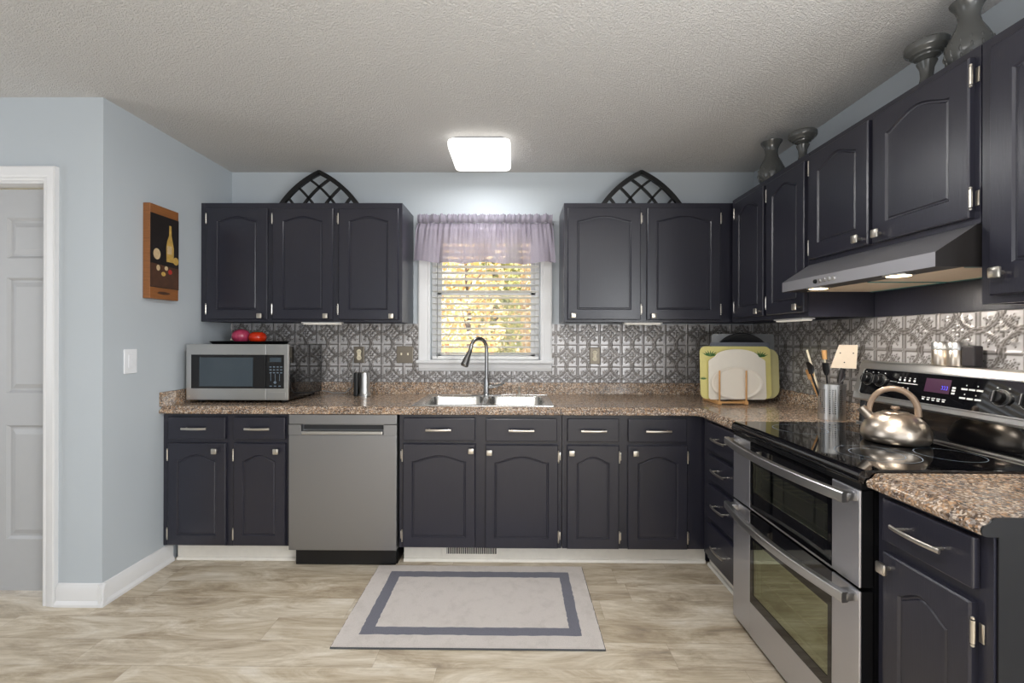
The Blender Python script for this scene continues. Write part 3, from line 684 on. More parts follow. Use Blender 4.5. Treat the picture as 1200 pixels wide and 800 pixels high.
t = thing('light_switch', (x, -.007, z), 'pewter double toggle switch plate on the tin tiles left of the window', 'switch')
obj('plate', MB().box(x-.058, x+.058, -.0125, -.0062, z-.059, z+.059, .003), M_BRONZE, t)
m = MB()
for q in (-.023, .023): m.box(x+q-.005, x+q+.005, -.024, -.0125, z-.004, z+.012, .002)
obj('toggles', m, M_IVORY, t)
t = thing('light_switch', (XL, -.826, 1.165), 'white rocker switch plate on the left wall beneath the picture', 'switch')
m = MB(LWf); m.box(-.866, -.788, -.007, -.0005, 1.102, 1.229, .003); obj('plate', m, M_WSWITCH, t)
m = MB(LWf); m.box(-.843, -.811, -.010, -.007, 1.132, 1.199, .002); obj('rocker', m, M_WSWITCH, t)

# ------------------------------------------------------------------ picture on left wall
pc = thing('framed_picture', (XL, -.648, 1.498), 'wood framed dark still-life picture with a bottle on the left wall', 'picture')
m = MB(LWf); m.box(-.749, -.547, -.040, -.0008, 1.498, 2.008, .003); obj('frame', m, M_WOOD, pc)
m = MB(LWf); m.box(-.748, -.548, -.0415, -.040, 1.560, 1.958)
def disc(u, z, ru, rz, mi, y=-.0422, sh=None):
    m.cur = mi; n = 18; m.prism([(u+ru*cos(2*pi*k/n), z+rz*sin(2*pi*k/n)) for k in range(n)], y, y+.0008)
m.cur = 4; m.prism([(-.748, 1.563), (-.548, 1.563), (-.548, 1.680), (-.748, 1.690)], -.0419, -.0414)
m.cur = 1; m.prism([(-.638, 1.71), (-.588, 1.71), (-.586, 1.79), (-.594, 1.825), (-.603, 1.86), (-.604, 1.915), (-.619, 1.915), (-.620, 1.86), (-.634, 1.825), (-.640, 1.79)], -.0424, -.0416)
m.cur = 3; m.prism([(-.634, 1.755), (-.602, 1.755), (-.602, 1.800), (-.634, 1.800)], -.0428, -.0420)
disc(-.705, 1.742, .024, .03, 3); disc(-.665, 1.745, .016, .05, 0, -.0426); disc(-.570, 1.722, .020, .022, 1); disc(-.612, 1.655, .014, .014, 2); disc(-.660, 1.638, .015, .012, 1); disc(-.696, 1.668, .012, .016, 3); disc(-.64, 1.672, .012, .012, 3); disc(-.576, 1.60+.03, .012, .01, 4)
obj('painting', m, [M_PAINTBG, M_PGOLD, M_PRED, M_PCREAM, M_PBRN], pc)
m = MB(LWf); m.prism([(-.70, 1.528), (-.66, 1.523), (-.62, 1.528), (-.61, 1.535), (-.65, 1.541), (-.69, 1.538)], -.0418, -.040); obj('carving', m, M_PBRN, pc)

# ------------------------------------------------------------------ ceiling light
lt = thing('ceiling_light', (-.215, -.375, H), 'lit square white ceiling light in front of the window', 'lamp')
lx0, lx1, ly0, ly1 = -.390, -.030, -.588, -.205
m = MB(); m.loft([[(a, b, H-.001) for a, b in rrect(lx0+.035, lx1-.035, ly0+.035, ly1-.035, .02)], [(a, b, H-.018) for a, b in rrect(lx0+.03, lx1-.03, ly0+.03, ly1-.03, .02)]]); obj('mounting_plate', m, M_GREYB, lt)
m = MB(); m.loft([[(a, b, z) for a, b in rrect(lx0+i, lx1-i, ly0+i, ly1-i, .03)] for i, z in ((.012, H-.018), (.002, H-.026), (0, H-.040), (.002, H-.062), (.010, H-.073), (.025, H-.078))]); obj('diffuser', m, M_LAMP, lt, 60)
def ucl(M, u0, u1, y, z, label):
    t = thing('cabinet_light', tuple(M @ Vector(((u0+u1)/2, y, z-.016))), label, 'light')
    m = MB(M); m.box(u0, u1, y-.03, y+.03, z-.008, z-.0005, .002); obj('housing', m, M_WHITE, t)
    m = MB(M); m.box(u0+.01, u1-.01, y-.024, y+.024, z-.015, z-.008, .004); obj('lens', m, M_UCL, t)
ucl(ID, -1.36, -1.11, -.26, 1.388, 'slim white light bar under the left wall cabinet')
ucl(ID, .69, .93, -.26, 1.392, 'slim white light bar under the two-door wall cabinet by the window')
ucl(RW, .74, .98, -.26, Z0R, 'slim white light bar under the narrow cabinet beside the hood')

# ------------------------------------------------------------------ valance
vl = thing('window_valance', (-.21, -.07, 1.79), 'lavender grey ruffled valance gathered on a rod over the window', 'curtain')
def hsh(x): return (sin(x*12.9898)*43758.5453) % 1
def fold(x, k):
    return .009*sin(x*150+2.2*sin(x*17)+k)+.006*sin(x*97+2+1.5*sin(x*9))+.003*sin(x*263+k)
cx0, cx1 = -.672, .252; NX = 420
m = MB(); rows_ = []
zt_, zm_, zb_ = 2.133, 2.072, 1.79
Lr = []
for j in range(9):
    q = j/8; z = zt_+(2.078-zt_)*q; Lr.append([(cx0+(cx1-cx0)*i/NX, -.066-.012*sin(pi*q)+.016*q**4+1.5*fold(cx0+(cx1-cx0)*i/NX, .4*q)*(1-.35*q), z+.003*sin(i*.9+j)*(1-q)) for i in range(NX+1)])
m.loft(Lr, False, False, closed=False); obj('header_ruffle', m, M_CURT, vl, 180, fix=False)
m = MB(); Lr = []; Lh = []
def bot(t): # bottom line scallop
    return 1.800-.010*t+.008*sin(t*15+.5)+.006*sin(t*27+1)
def skirt(t, q):
    w = .022*q; x = (cx0-w)+(cx1-cx0+2*w)*t
    amp = .45+.55*q
    big = -.052*abs(sin(t*12.5+.6*sin(t*7)+.3))**.55+.012*sin(t*17+1)+.018
    fine = .009*sin(t*110+2*sin(t*31))+.004*sin(t*210+1)
    y = -.054-.030*min(1, q*6)-.004*q+big*amp*q+fine*max(.12, 1-q*1.5)+.0
    x += .004*sin(t*40+q*2)*q
    zz = 2.074+(bot(t)-2.074)*q
    return (x, y, zz)
for j in range(25):
    Lr.append([skirt(i/NX, j/24*.93) for i in range(NX+1)])
m.loft(Lr, False, False, closed=False); obj('skirt', m, M_CURT, vl, 180, fix=False)
m = MB(); m.loft([[skirt(i/NX, .93+j/4*.07) for i in range(NX+1)] for j in range(5)], False, False, closed=False); obj('hem', m, M_CURT, vl, 180, fix=False)
m = MB(); m.cyl((cx0-.01, -.036, 2.076), (cx1+.01, -.036, 2.076), .006, n=12)
for x in (cx0-.008, cx1+.008): m.tube([(x, -.036, 2.076), (x, -.02, 2.076), (x, -.001, 2.076)], .005, 8)
obj('rod', m, M_GREYB, vl)

# ------------------------------------------------------------------ arched wall decor on the cabinets
def arch(xc, label):
    zA = 2.398; y0 = -.135; R0 = .64; zb = ZT+.001; th = .022
    t = thing('arch_lattice', (xc, y0, zb), label, 'decoration', 'gothic arch lattices on the wall cabinets')
    def xarc(z): return .26-sqrt(R0**2-(z-(zA-.585))**2)   # left arc centre line x offset at height z
    def band(sg, sh, w, z0, z1, mb):
        P, Q = [], []
        for k in range(17):
            z = z0+(z1-z0)*k/16; x = xarc(z)+sh; dx = (xarc(z+.001)-xarc(z-.001))/.002; L = sqrt(1+dx*dx); nx, nz = 1/L, -dx/L
            P.append((xc+sg*(x-nx*w/2), z-nz*w/2)); Q.append((xc+sg*(x+nx*w/2), z+nz*w/2))
        mb.prism(P+Q[::-1], y0-th/2, y0+th/2)
    m = MB()
    for sg in (-1, 1): band(sg, .012, .030, zb+.010, zA-.004, m)
    m.box(xc-.285, xc+.285, y0-th/2, y0+th/2, zb, zb+.026, .002)
    obj('frame', m, M_BLACK, t)
    m = MB(); th = .014
    for sg in (-1, 1):
        for sh in (.160, .305, .44):
            # runs until it meets the opposite arc: x = -xarc
            z = zb+.02
            while z < zA and xarc(z)+sh < -(xarc(z))-.004: z += .002
            if z > zb+.04: band(sg, sh, .016, zb+.012, z, m)
    obj('tracery', m, M_BLACK, t)
arch(-1.312, 'black gothic arch lattice on top of the cabinet left of the window')
arch(.836, 'black gothic arch lattice on top of the cabinet right of the window')

# ------------------------------------------------------------------ grey vases and candle stands on right cabinets
TR = 2.1455
def vase(x, y, s, label, hs=1.0):
    m = MB(); t = thing('vase', (x, y, TR), label, 'vase')
    pr = [(.045, 0), (.052, .006), (.052, .016), (.060, .03), (.068, .055), (.066, .085), (.052, .12), (.037, .15), (.031, .175), (.033, .20), (.042, .222), (.052, .236), (.054, .242), (.049, .242), (.038, .225), (.028, .19)]
    m.lathe((x, y, TR), [(r*s, z*hs) for r, z in pr], 36); obj('body', m, M_VASE, t, 60)
    m = MB()
    for k in range(14):
        a = 2*pi*k/14
        for (r, z, q) in ((.0605, .035, .009), (.0665, .058, .010), (.0645, .085, .008)):
            c = Vector((x+r*s*cos(a), y+r*s*sin(a), TR+z*hs)); m.lathe(tuple(c), [(.0005, -q), (q*.3, -q*.5), (q*.38, 0), (q*.3, q*.6), (.0005, q)], 8)
    obj('relief', m, M_VASE, t, 60)
def stand(x, y, label):
    t = thing('candle_stand', (x, y, TR), label, 'candle holder')
    m = MB(); m.lathe((x, y, TR), [(.044, 0), (.046, .008), (.036, .018), (.022, .032), (.018, .055), (.020, .082), (.027, .098), (.029, .104), (.024, .109), (.020, .112)], 30); obj('stem', m, M_VASE, t, 50)
    m = MB(); m.lathe((x, y, TR), [(.018, .110), (.027, .117), (.036, .120), (.038, .125), (.047, .130), (.049, .135), (.058, .141), (.062, .148), (.062, .163), (.058, .168), (.052, .165), (.01, .165)], 36); obj('plate', m, M_VASE, t, 35)
vase(1.430, -.605, 1.0, 'grey glazed vase farthest back on the right-hand cabinets')
stand(1.425, -.885, 'grey candle stand beside the far vase on the right-hand cabinets')
stand(1.425, -1.552, 'grey candle stand above the range hood cabinet')
vase(1.430, -1.690, .86, 'grey glazed vase nearest the camera on the right-hand cabinets', .88)

# ------------------------------------------------------------------ range hood
hd = thing('range_hood', (1.43, -1.43, 1.50), 'stainless steel under-cabinet range hood above the range', 'hood')
HY0, HY1 = -1.058, -1.802; hx = 1.222; xb_ = XR-.012
m = MB(); P = [(hx, 1.503), (hx, 1.545), (1.350, 1.626), (1.352, 1.503)]
m.add([(hx, HY0, 1.503), (hx, HY0, 1.546), (1.344, HY0, 1.627), (hx, HY1, 1.503), (hx, HY1, 1.546), (1.344, HY1, 1.627), (xb_, HY0, 1.627), (xb_, HY1, 1.627)],
      [(0, 1, 4, 3), (1, 2, 5, 4), (2, 6, 7, 5)])
m.v = m.v; obj('front', m, M_STEEL, hd)
m = MB()
for y in (HY0, HY1+.002): m.prism([(hx+.001, 1.503), (hx+.001, 1.5455), (1.344, 1.6265), (xb_, 1.6265), (xb_, 1.503)], y, y-.002)
m.box(xb_-.003, xb_, HY0-.002, HY1+.002, 1.503, 1.626); obj('side', m, M_HOODSIDE, hd)
m = MB(); m.box(hx+.001, xb_-.003, HY0-.003, HY1+.003, 1.513, 1.517); m.box(hx+.002, hx+.09, HY0-.003, HY1+.003, 1.503, 1.513); m.box(hx+.09, xb_-.003, HY1+.003, HY1+.012, 1.503, 1.513); obj('underside', m, M_DARK, hd)
for (a, b) in ((-1.075, -1.424), (-1.436, -1.785)):
    m = MB(); m.box(hx+.10, xb_-.03, a, b, 1.504, 1.512, .002); fl = obj('filter', m, M_FILTER, hd)
    m = MB(); m.box(xb_-.036, xb_-.026, a, b, 1.502, 1.512); m.box(hx+.10, xb_-.03, b-.0, b-.005, 1.502, 1.512); obj('filter_edge', m, M_TEAL, fl)
for y in (-1.235, -1.625):
    m = MB(); m.lathe((hx+.045, y, 1.498), [(.033, 0), (.034, .005)], 24); b = obj('lamp', m, M_WARM, hd)
    m = MB(); m.lathe((hx+.045, y, 1.499), [(.035, 0), (.042, .001), (.042, .004), (.035, .004)], 24); obj('lamp_ring', m, M_STEELH, b)
    l = bpy.data.lights.new('hood_spot', 'SPOT'); l.energy = LP['hood']; l.color = (1, .93, .84); l.spot_size = radians(140); l.spot_blend = .8; l.shadow_soft_size = .03
    o = bpy.data.objects.new('hood_spot', l); COL.objects.link(o); o.location = (hx+.045, y, 1.492); o.rotation_euler = (0, radians(-30), 0)
for k in range(5):
    m = MB(); y = -1.285-k*.026; m.tube([(hx+.001, y, 1.524), (hx-.006, y, 1.524)], [.009, .008], 14); obj('button', m, M_STEELH if k else M_BLACK, hd, 40)

# ------------------------------------------------------------------ range
RY0, RY1, RX = -1.052, -1.808, 1.003
rg = thing('double_oven_range', (1.32, -1.43, 0), 'stainless double oven range with black glass cooktop on the right', 'range')
m = MB()
def shell(z0, z1):   # oven cavity walls in the body
    pass
bx = RX+.045
m.box(bx, XR-.03, RY0, RY0-.03, .02, .884); m.box(bx, XR-.03, RY1+.03, RY1, .02, .884); m.box(XR-.06, XR-.03, RY0-.03, RY1+.03, .02, .884)
for z0, z1 in ((.02, .12), (.50, .60), (.80, .884)): m.box(bx, XR-.06, RY0-.03, RY1+.03, z0, z1)
for y in (RY0-.08, RY1+.08):
    for x in (bx+.05, XR-.1): m.cyl((x, y, .001), (x, y, .021), .018)
obj('body', m, M_BLACK, rg)
for (z0, z1) in ((.121, .499), (.601, .799)):
    m = MB(); a, b = RY0-.032, RY1+.032; x0, x1_ = bx+.004, XR-.064
    m.add([(x0, a, z0), (x1_, a, z0), (x1_, b, z0), (x0, b, z0), (x0, a, z1), (x1_, a, z1), (x1_, b, z1), (x0, b, z1)], [(0, 1, 2, 3), (4, 5, 6, 7), (0, 1, 5, 4), (2, 3, 7, 6), (1, 2, 6, 5)])
    lin_ = obj('oven_liner', m, M_OVENIN, rg)
    m = MB()
    for zz in ([.23, .36] if z0 < .3 else [.68]):
        for k in range(14): y = a-.03-(a-b-.06)*k/13; m.cyl((x0+.04, y, zz), (x1_-.03, y, zz), .0022, n=6)
        for x in (x0+.04, x1_-.03): m.cyl((x, a-.01, zz), (x, b+.01, zz), .0035, n=8)
    obj('oven_rack', m, M_NICKEL, lin_)
# cooktop
m = MB(); m.box(RX+.012, 1.572, RY0, RY1, .885, .9105, .003)
ck = obj('cooktop', m, M_BGLASS, rg)
m = MB(); m.loft([[(x, y, z) for x, z in ((RX+.014, .872), (RX-.004, .872), (RX-.008, .880), (RX-.006, .896), (RX, .906), (RX+.010, .910), (RX+.014, .9108))] for y in (RY0, RY1)]); obj('front_edge', m, M_BGLASS, ck, 40)
m = MB()
for (x, y, r) in ((1.20, -1.22, .10), (1.20, -1.62, .115), (1.43, -1.22, .085), (1.43, -1.63, .09), (1.20, -1.62, .075)):
    n = 48; V = []; F_ = []
    for k in range(n):
        a = 2*pi*k/n; V += [(x+r*cos(a), y+r*sin(a), .9109), (x+(r-.0022)*cos(a), y+(r-.0022)*sin(a), .9109)]
        j = (k+1) % n; F_.append((2*k, 2*j, 2*j+1, 2*k+1))
    m.add(V, F_)
obj('burner_rings', m, M_PRINTD, ck, fix=False)
m = MB(); m.box(1.560, 1.572, RY0-.004, RY1+.004, .9106, .918, .002); obj('rear_trim', m, M_STEELH, ck)
# vent strip under cooktop
m = MB(); m.box(RX+.004, bx, RY0-.004, RY1+.004, .852, .871)
for k in range(3): m.box(RX+.001, RX+.004, RY0-.20, RY1+.15, .855+k*.006, .857+k*.006)
obj('vent_strip', m, M_BLACK, rg)
def ydoor(z0, z1, gz0, gz1, wz0_, wz1_, name, hz):
    ga, gb = -1.200, -1.690; wa, wb = -1.225, -1.672; x1_ = RX+.040
    xs2 = RX+.008; m = MB(); m.box(RX, xs2, RY0-.003, ga, z0, z1, .003); m.box(RX, xs2, gb, RY1+.003, z0, z1, .003)
    if gz0 > z0+.005: m.box(RX, xs2, ga-.0005, gb+.0005, z0, gz0)
    d = obj(name, m, M_STEEL, rg)
    m = MB(); m.box(xs2, x1_, RY0-.004, ga, z0+.002, z1-.002); m.box(xs2, x1_, gb, RY1+.004, z0+.002, z1-.002); m.box(xs2, x1_, ga, gb, z0+.002, wz0_-.0); obj('door_core', m, M_BLACK, d)
    m = MB(); xg0, xg1 = RX+.0005, x1_-.002
    m.box(xg0, xg1, ga, wa, gz0, gz1); m.box(xg0, xg1, wb, gb, gz0, gz1); m.box(xg0, xg1, wa, wb, gz0, wz0_); m.box(xg0, xg1, wa, wb, wz1_, gz1)
    gp = obj('glass_panel', m, M_BGLASS, d)
    m = MB(); m.box(RX+.002, RX+.006, wa, wb, wz0_, wz1_); obj('window', m, M_OVENG, gp)
    m = MB(); m.box(RX+.008, RX+.020, wa, wb, wz0_-.0, wz0_+.016); m.box(RX+.012, RX+.03, wa, wa-.008, wz0_, wz1_); obj('window_trim', m, M_STEELH, gp)
    m = MB(); pts = []
    for k in range(25):
        t = k/24; y = -1.066-(1.797-1.066)*t; pts.append((RX-.036-.036*(1-(2*t-1)**2), y, hz))
    L = []
    for i, p in enumerate(pts):
        q = Vector(pts[min(i+1, 24)])-Vector(pts[max(i-1, 0)]); q.normalize(); nrm = Vector((-q.y, q.x, 0)); nrm = -nrm if nrm.x > 0 else nrm
        c = Vector(p); hh_ = .0155
        L.append([tuple(c+nrm*a+Vector((0, 0, b))) for a, b in ((.0085, -hh_), (.011, -hh_+.003), (.0118, 0), (.011, hh_-.003), (.0085, hh_), (-.010, hh_), (-.012, hh_-.002), (-.012, -hh_+.002), (-.010, -hh_))])
    m.loft(L)
    for y in (-1.085, -1.778): m.box(RX-.040, RX+.001, y-.018, y+.018, hz-.012, hz+.012, .003)
    obj('handle', m, M_STEELH, d, 35)
ydoor(.566, .850, .573, .850, .645, .762, 'upper_oven_door', .828)
ydoor(.028, .556, .170, .556, .210, .440, 'lower_oven_door', .545-.010)
# backguard with controls
m = MB(); m.loft([[(x, y, z) for x, z in ((1.575, .912), (1.582, 1.02), (XR-.03, 1.02), (XR-.03, .912))] for y in (RY0-.002, RY1+.002)]); obj('rear_riser', m, M_BGLASS, rg)
def slopex(z): return 1.552+(z-1.018)*(.040/.17)
BG = Matrix()
m = MB()
for dy in (0,):
    poly = [(1.552, 1.018), (1.548, 1.026), (1.586, 1.180), (1.594, 1.190), (1.606, 1.194), (XR-.012, 1.190), (XR-.012, 1.018)]
    m.loft([[(x, y, z) for x, z in poly] for y in (RY0, RY1)])
bgd = obj('control_console', m, M_STEELH, rg, 30)
# console face frame: local u along -y, v up the slope
import mathutils
vdir = Vector((.038, 0, .154)).normalized(); udir = Vector((0, -1, 0)); ndir = udir.cross(vdir); ndir = -ndir if ndir.x > 0 else ndir
FM = Matrix.Translation((1.548, RY0, 1.026)) @ Matrix(((udir.x, -ndir.x, vdir.x, 0), (udir.y, -ndir.y, vdir.y, 0), (udir.z, -ndir.z, vdir.z, 0), (0, 0, 0, 1)))
# in FM: X along range (0..0.756), Y into the console (negative = out), Z up the face (0..0.158)
m = MB(FM); m.loft([[(a, y, b) for a, b in rrect(.030+i, .726-i, .020+i, .138-i, .014)] for i, y in ((-.004, -.0005), (-.002, -.004), (.002, -.004), (.003, -.001))]); obj('bezel', m, M_STEELH, bgd, 40)
m = MB(FM); m.loft([[(a, y, b) for a, b in rrect(.032, .724, .022, .136, .013)] for y in (.002, -.0015)]); pan = obj('control_panel', m, M_BGLASS, bgd)
for (u, v) in ((.066, .090), (.130, .090), (.610, .078), (.690, .078)):
    m = MB(FM); m.lathe((u, -.0015, v), [(.026, 0), (.026, .004), (.020, .006), (.019, .022), (.017, .024)], 24, 'Y'); m.box(u-.004, u+.004, -.032, -.020, v-.019, v+.019, .002); k_ = obj('knob', m, M_BLACK, pan, 40)
    m = MB(FM); m.lathe((u, -.0015, v), [(.0275, 0), (.0275, .0035), (.0262, .0035), (.0262, 0)], 28, 'Y'); m.box(u-.001, u+.001, -.0325, -.0318, v-.017, v+.017); obj('knob_ring', m, M_STEELH, k_, 40)
m = MB(FM); m.box(.340, .438, -.0022, -.0014, .068, .120); obj('display', m, M_LEDR, pan)
m = MB(FM)
for k, u in enumerate((.405, .414, .423)): m.box(u, u+.0055, -.0026, -.0021, .082, .083); m.box(u, u+.0055, -.0026, -.0021, .094, .095); m.box(u+.0048, u+.0058, -.0026, -.0021, .082, .095)
obj('display_digits', m, M_LEDB, pan)
m = MB(FM); y0_, y1_ = -.0022, -.0014
for k in range(4): m.box(.222+k*.022, .230+k*.022, y0_, y1_, .098, .106); m.box(.223+k*.022, .229+k*.022, y0_, y1_, .110, .113)
for k in range(3): m.box(.222+k*.022, .230+k*.022, y0_, y1_, .058, .066); m.box(.223+k*.022, .229+k*.022, y0_, y1_, .070, .073)
m.box(.180, .212, y0_, y1_, .091, .0925); m.box(.218, .308, y0_, y1_, .088, .091)
for k in range(5): m.box(.338+k*.020, .352+k*.020, y0_, y1_, .044, .047); m.box(.340+k*.020, .350+k*.020, y0_, y1_, .036, .041)
for k in range(3): m.box(.446, .458, y0_, y1_, .070+k*.010, .076+k*.010)
for r in range(2):
    for k in range(3): m.box(.478+k*.026, .499+k*.026, y0_, y1_, .058+r*.032, .064+r*.032)
    m.box(.492, .495, y0_, y1_, .073+r*.032, .077+r*.032); m.box(.530, .533, y0_, y1_, .073+r*.032, .077+r*.032)
for (u, v) in ((.066, .090), (.130, .090), (.610, .078), (.690, .078)):
    for q in (-.018, .018): m.box(u+q-.0025, u+q+.0025, y0_, y1_, v+.030, v+.034)
obj('printed_marks', m, M_PRINT, pan)

# canisters on console
def canister(y, r, h, label):
    t = thing('shaker', (1.624, y, 1.1935), label, 'shaker', 'steel shakers on the range console')
    m = MB(); m.lathe((1.612+.005, y, 1.193), [(r, 0), (r*1.02, .004), (r*1.02, h*.62), (r*.98, h*.64), (r*.98, h*.66)], 26); obj('body', m, M_KETTLE, t, 40)
    m = MB(); m.lathe((1.612+.005, y, 1.193), [(r*.98, h*.66), (r*1.05, h*.68), (r*1.05, h*.94), (r*.9, h), (r*.2, h*1.01)], 26); obj('lid', m, M_STEELH, t, 40)
canister(-1.405, .0275, .088, 'steel shaker on the range console, left one of the pair')
canister(-1.464, .0275, .088, 'steel shaker on the range console, right one of the pair')
m = MB(); m.box(1.600, 1.634, -1.542, -1.497, 1.1945, 1.268, .005); one('small_box', m, M_DARK, 'small dark brown box on the range console right of the shakers', 'box')

# ------------------------------------------------------------------ kettle
KX, KY, KZ = 1.410, -1.445, .9112
kt = thing('kettle', (KX, KY, KZ), 'brushed steel whistling kettle with taupe handle on the cooktop', 'kettle')
kr = .104
m = MB(); m.lathe((KX, KY, KZ), [(kr*.84, 0), (kr*.92, .004), (kr*.985, .016), (kr, .030), (kr*.975, .048), (kr*.90, .066), (kr*.79, .082), (kr*.64, .096), (kr*.48, .105), (kr*.36, .108)], 48); obj('body', m, M_KETTLE, kt, 60)
m = MB(); m.lathe((KX, KY, KZ), [(kr*.40, .107), (kr*.38, .110), (kr*.18, .113), (.004, .114)], 32); ld = obj('lid', m, M_KETTLE, kt, 50)
m = MB(); m.lathe((KX, KY, KZ+.112), [(.005, 0), (.005, .006), (.012, .009), (.014, .014), (.011, .019), (.004, .02)], 20); obj('lid_knob', m, M_HANDLE, ld, 50)
kd = Vector((-.90, .44, 0)).normalized(); kd = Vector((-.80, .60, 0)).normalized()
C = Vector((KX, KY, KZ))
m = MB(); m.tube([tuple(C+kd*.068+Vector((0, 0, .078))), tuple(C+kd*.090+Vector((0, 0, .104))), tuple(C+kd*.101+Vector((0, 0, .118)))], [.020, .016, .0155], 18); obj('spout', m, M_KETTLE, kt, 50)
m = MB(); pts = []
for k in range(19):
    t = k/18; a = radians(20+152*t) if False else pi*(1-t); pts.append(C+kd*(cos(pi-a)*-.083*-1)*(-1)*(-1)+Vector((0, 0, .082+.118*sin(a)**.75)))
pts = []
for k in range(21):
    a = pi*k/20; pts.append(C+kd*(.070*cos(a)+.006)+Vector((0, 0, .098+.098*(sin(a)**.85))))
m.tube([tuple(p) for p in pts], [.0085+.002*sin(pi*k/20) if k < 12 else .0105 for k in range(21)], 14, flat=.75, up=(0, 0, 1)); obj('handle', m, M_HANDLE, kt, 60)

# ------------------------------------------------------------------ utensil holder
UX, UY = 1.530, -.942
uh = thing('utensil_holder', (UX, UY, ZC), 'perforated stainless steel utensil holder on the worktop beside the range', 'holder')
m = MB(); rr = .056; hh_ = .168; nz, nt = 34, 64
V, F_ = [], []
for j in range(nz+1):
    for k in range(nt): a = 2*pi*k/nt; V.append((UX+rr*cos(a), UY+rr*sin(a), ZC+.002+hh_*j/nz))
for j in range(nz):
    for k in range(nt):
        if 5 <= j <= 28 and j % 2 == 0 and k % 2 == 0 and (k//2) % 4 != 3: continue
        F_.append((j*nt+k, j*nt+(k+1) % nt, (j+1)*nt+(k+1) % nt, (j+1)*nt+k))
m.add(V, F_); m.lathe((UX, UY, ZC+.001), [(rr+.001, 0), (rr+.001, .006), (rr-.004, .006)], 40); m.lathe((UX, UY, ZC+hh_-.001), [(rr-.003, 0), (rr+.0015, 0), (rr+.0015, .004), (rr-.003, .004)], 40)
obj('cup', m, M_STEELH, uh, 60)
def uten(name, dx, dy, lean, top, mat, label, head=None, hm=None, hr=.004):
    b = Vector((UX+dx*.25, UY+dy*.25, ZC+.014)); e_ = Vector((UX+dx, UY+dy, top))
    t = thing(name, tuple(b), label, 'utensil'); m = MB(); m.tube([tuple(b), tuple(b.lerp(e_, .5)), tuple(e_)], [hr, hr*1.1, hr], 10); obj('handle', m, mat, t, 60)
    if head:
        kind, L, w = head; dd_ = (e_-b).normalized(); m = MB()
        side = Vector((0.35, -0.94, 0)); side = (side-dd_*side.dot(dd_)).normalized(); nn = dd_.cross(side)
        n = 9; loops = []
        for i in range(n):
            q = i/(n-1); ww = (w*(.25+.75*sin(pi*min(1, q*.85+.12))**.7) if kind == 'spoon' else w*(.5+.5*min(1, q*3)) if kind == 'flat' else w*(.8+.2*q))
            cc = e_+dd_*(L*q)+nn*(.010*sin(pi*q) if kind == 'spoon' else 0)
            loops.append([tuple(cc+side*ww*cos(2*pi*k/14)+nn*(.0035 if kind != 'brush' else w*.6)*sin(2*pi*k/14)) for k in range(14)])
        m.loft(loops); obj('head', m, hm or mat, t, 50)
uten('whisk_handle', -.070, .075, 0, 1.235, M_IVORY, 'slim utensil with a white tapered handle, leftmost in the steel holder', None, hr=.0055)
uten('ladle', -.085, .02, 0, 1.12, M_BLACK, 'black plastic spoon leaning left in the steel holder', ('spoon', .06, .018), M_BLACK)
uten('brush', -.012, .03, 0, 1.190, M_IVORY, 'pastry brush with tan bristles in the steel holder', ('brush', .045, .013), M_BAMBOO)
uten('spatula', -.028, -.004, 0, 1.115, M_BLACK, 'black spatula upright in the middle of the steel holder', ('flat', .06, .017), M_BLACK)
uten('serving_spoon', .026, -.015, 0, 1.085, M_BLACK, 'black serving spoon leaning right in the steel holder', ('spoon', .055, .018), M_BLACK)
uten('wooden_spoon', -.066, .052, 0, 1.09, M_BAMBOO, 'light wooden spoon low in the steel holder', ('spoon', .05, .019), M_BAMBOO)
# beige paddle
pd = thing('cheese_paddle', (UX+.02, UY, ZC+.02), 'broad beige wooden paddle with three small holes, rightmost in the steel holder', 'utensil')
sd = Vector((.80, -.60, 0)).normalized()
c0 = Vector((UX+.015, UY-.005, ZC+.02)); c1 = Vector((UX+.040, UY-.020, 1.150)); c2 = Vector((UX+.058, UY-.030, 1.262)); nn = sd.cross((c2-c0).normalized()).normalized()
m = MB(); m.loft([[tuple(c+sd*a*w+nn*b) for a, b in ((-1, -.004), (1, -.004), (1, .004), (-1, .004))] for c, w in ((c1, .050), (c2, .036))]); obj('blade', m, M_SPBEIGE, pd)
m = MB(); m.tube([tuple(c0), tuple(c1)], [.009, .012], 10, flat=.6); obj('handle', m, M_DARK, pd, 50)
m = MB()
for (q, s_) in ((.65, -.024), (.65, .026), (.25, .0)):
    c = c1.lerp(c2, q)+sd*s_; m.tube([tuple(c-nn*.0048), tuple(c+nn*.0048)], .003, 10)
obj('holes', m, M_BLACK, pd)

# ------------------------------------------------------------------ boards in the rack
rk = thing('plate_rack', (1.274, -.40, ZC), 'small bamboo rack with two front posts holding boards in the corner', 'rack')
RKX0, RKX1 = 1.196, 1.352; ry0, ry1 = -.50, -.28
m = MB()
for x in (RKX0, RKX1): m.box(x-.010, x+.010, ry0, ry1, ZC+.001, ZC+.022, .002)
m.box(RKX0+.010, RKX1-.010, ry0+.012, ry0+.024, ZC+.008, ZC+.018); m.box(RKX0+.010, RKX1-.010, ry1-.024, ry1-.012, ZC+.008, ZC+.018); obj('base', m, M_BAMBOO, rk)
for x in (RKX0, RKX1):
    m = MB(); m.cyl((x, ry0+.008, ZC+.020), (x, ry0+.008, ZC+.200), .0048, n=12); obj('post', m, M_BAMBOO, rk, 50)
    m = MB(); m.cyl((x, ry1-.016, ZC+.020), (x, ry1-.016, ZC+.150), .0048, n=12); obj('post', m, M_BAMBOO, rk, 50)
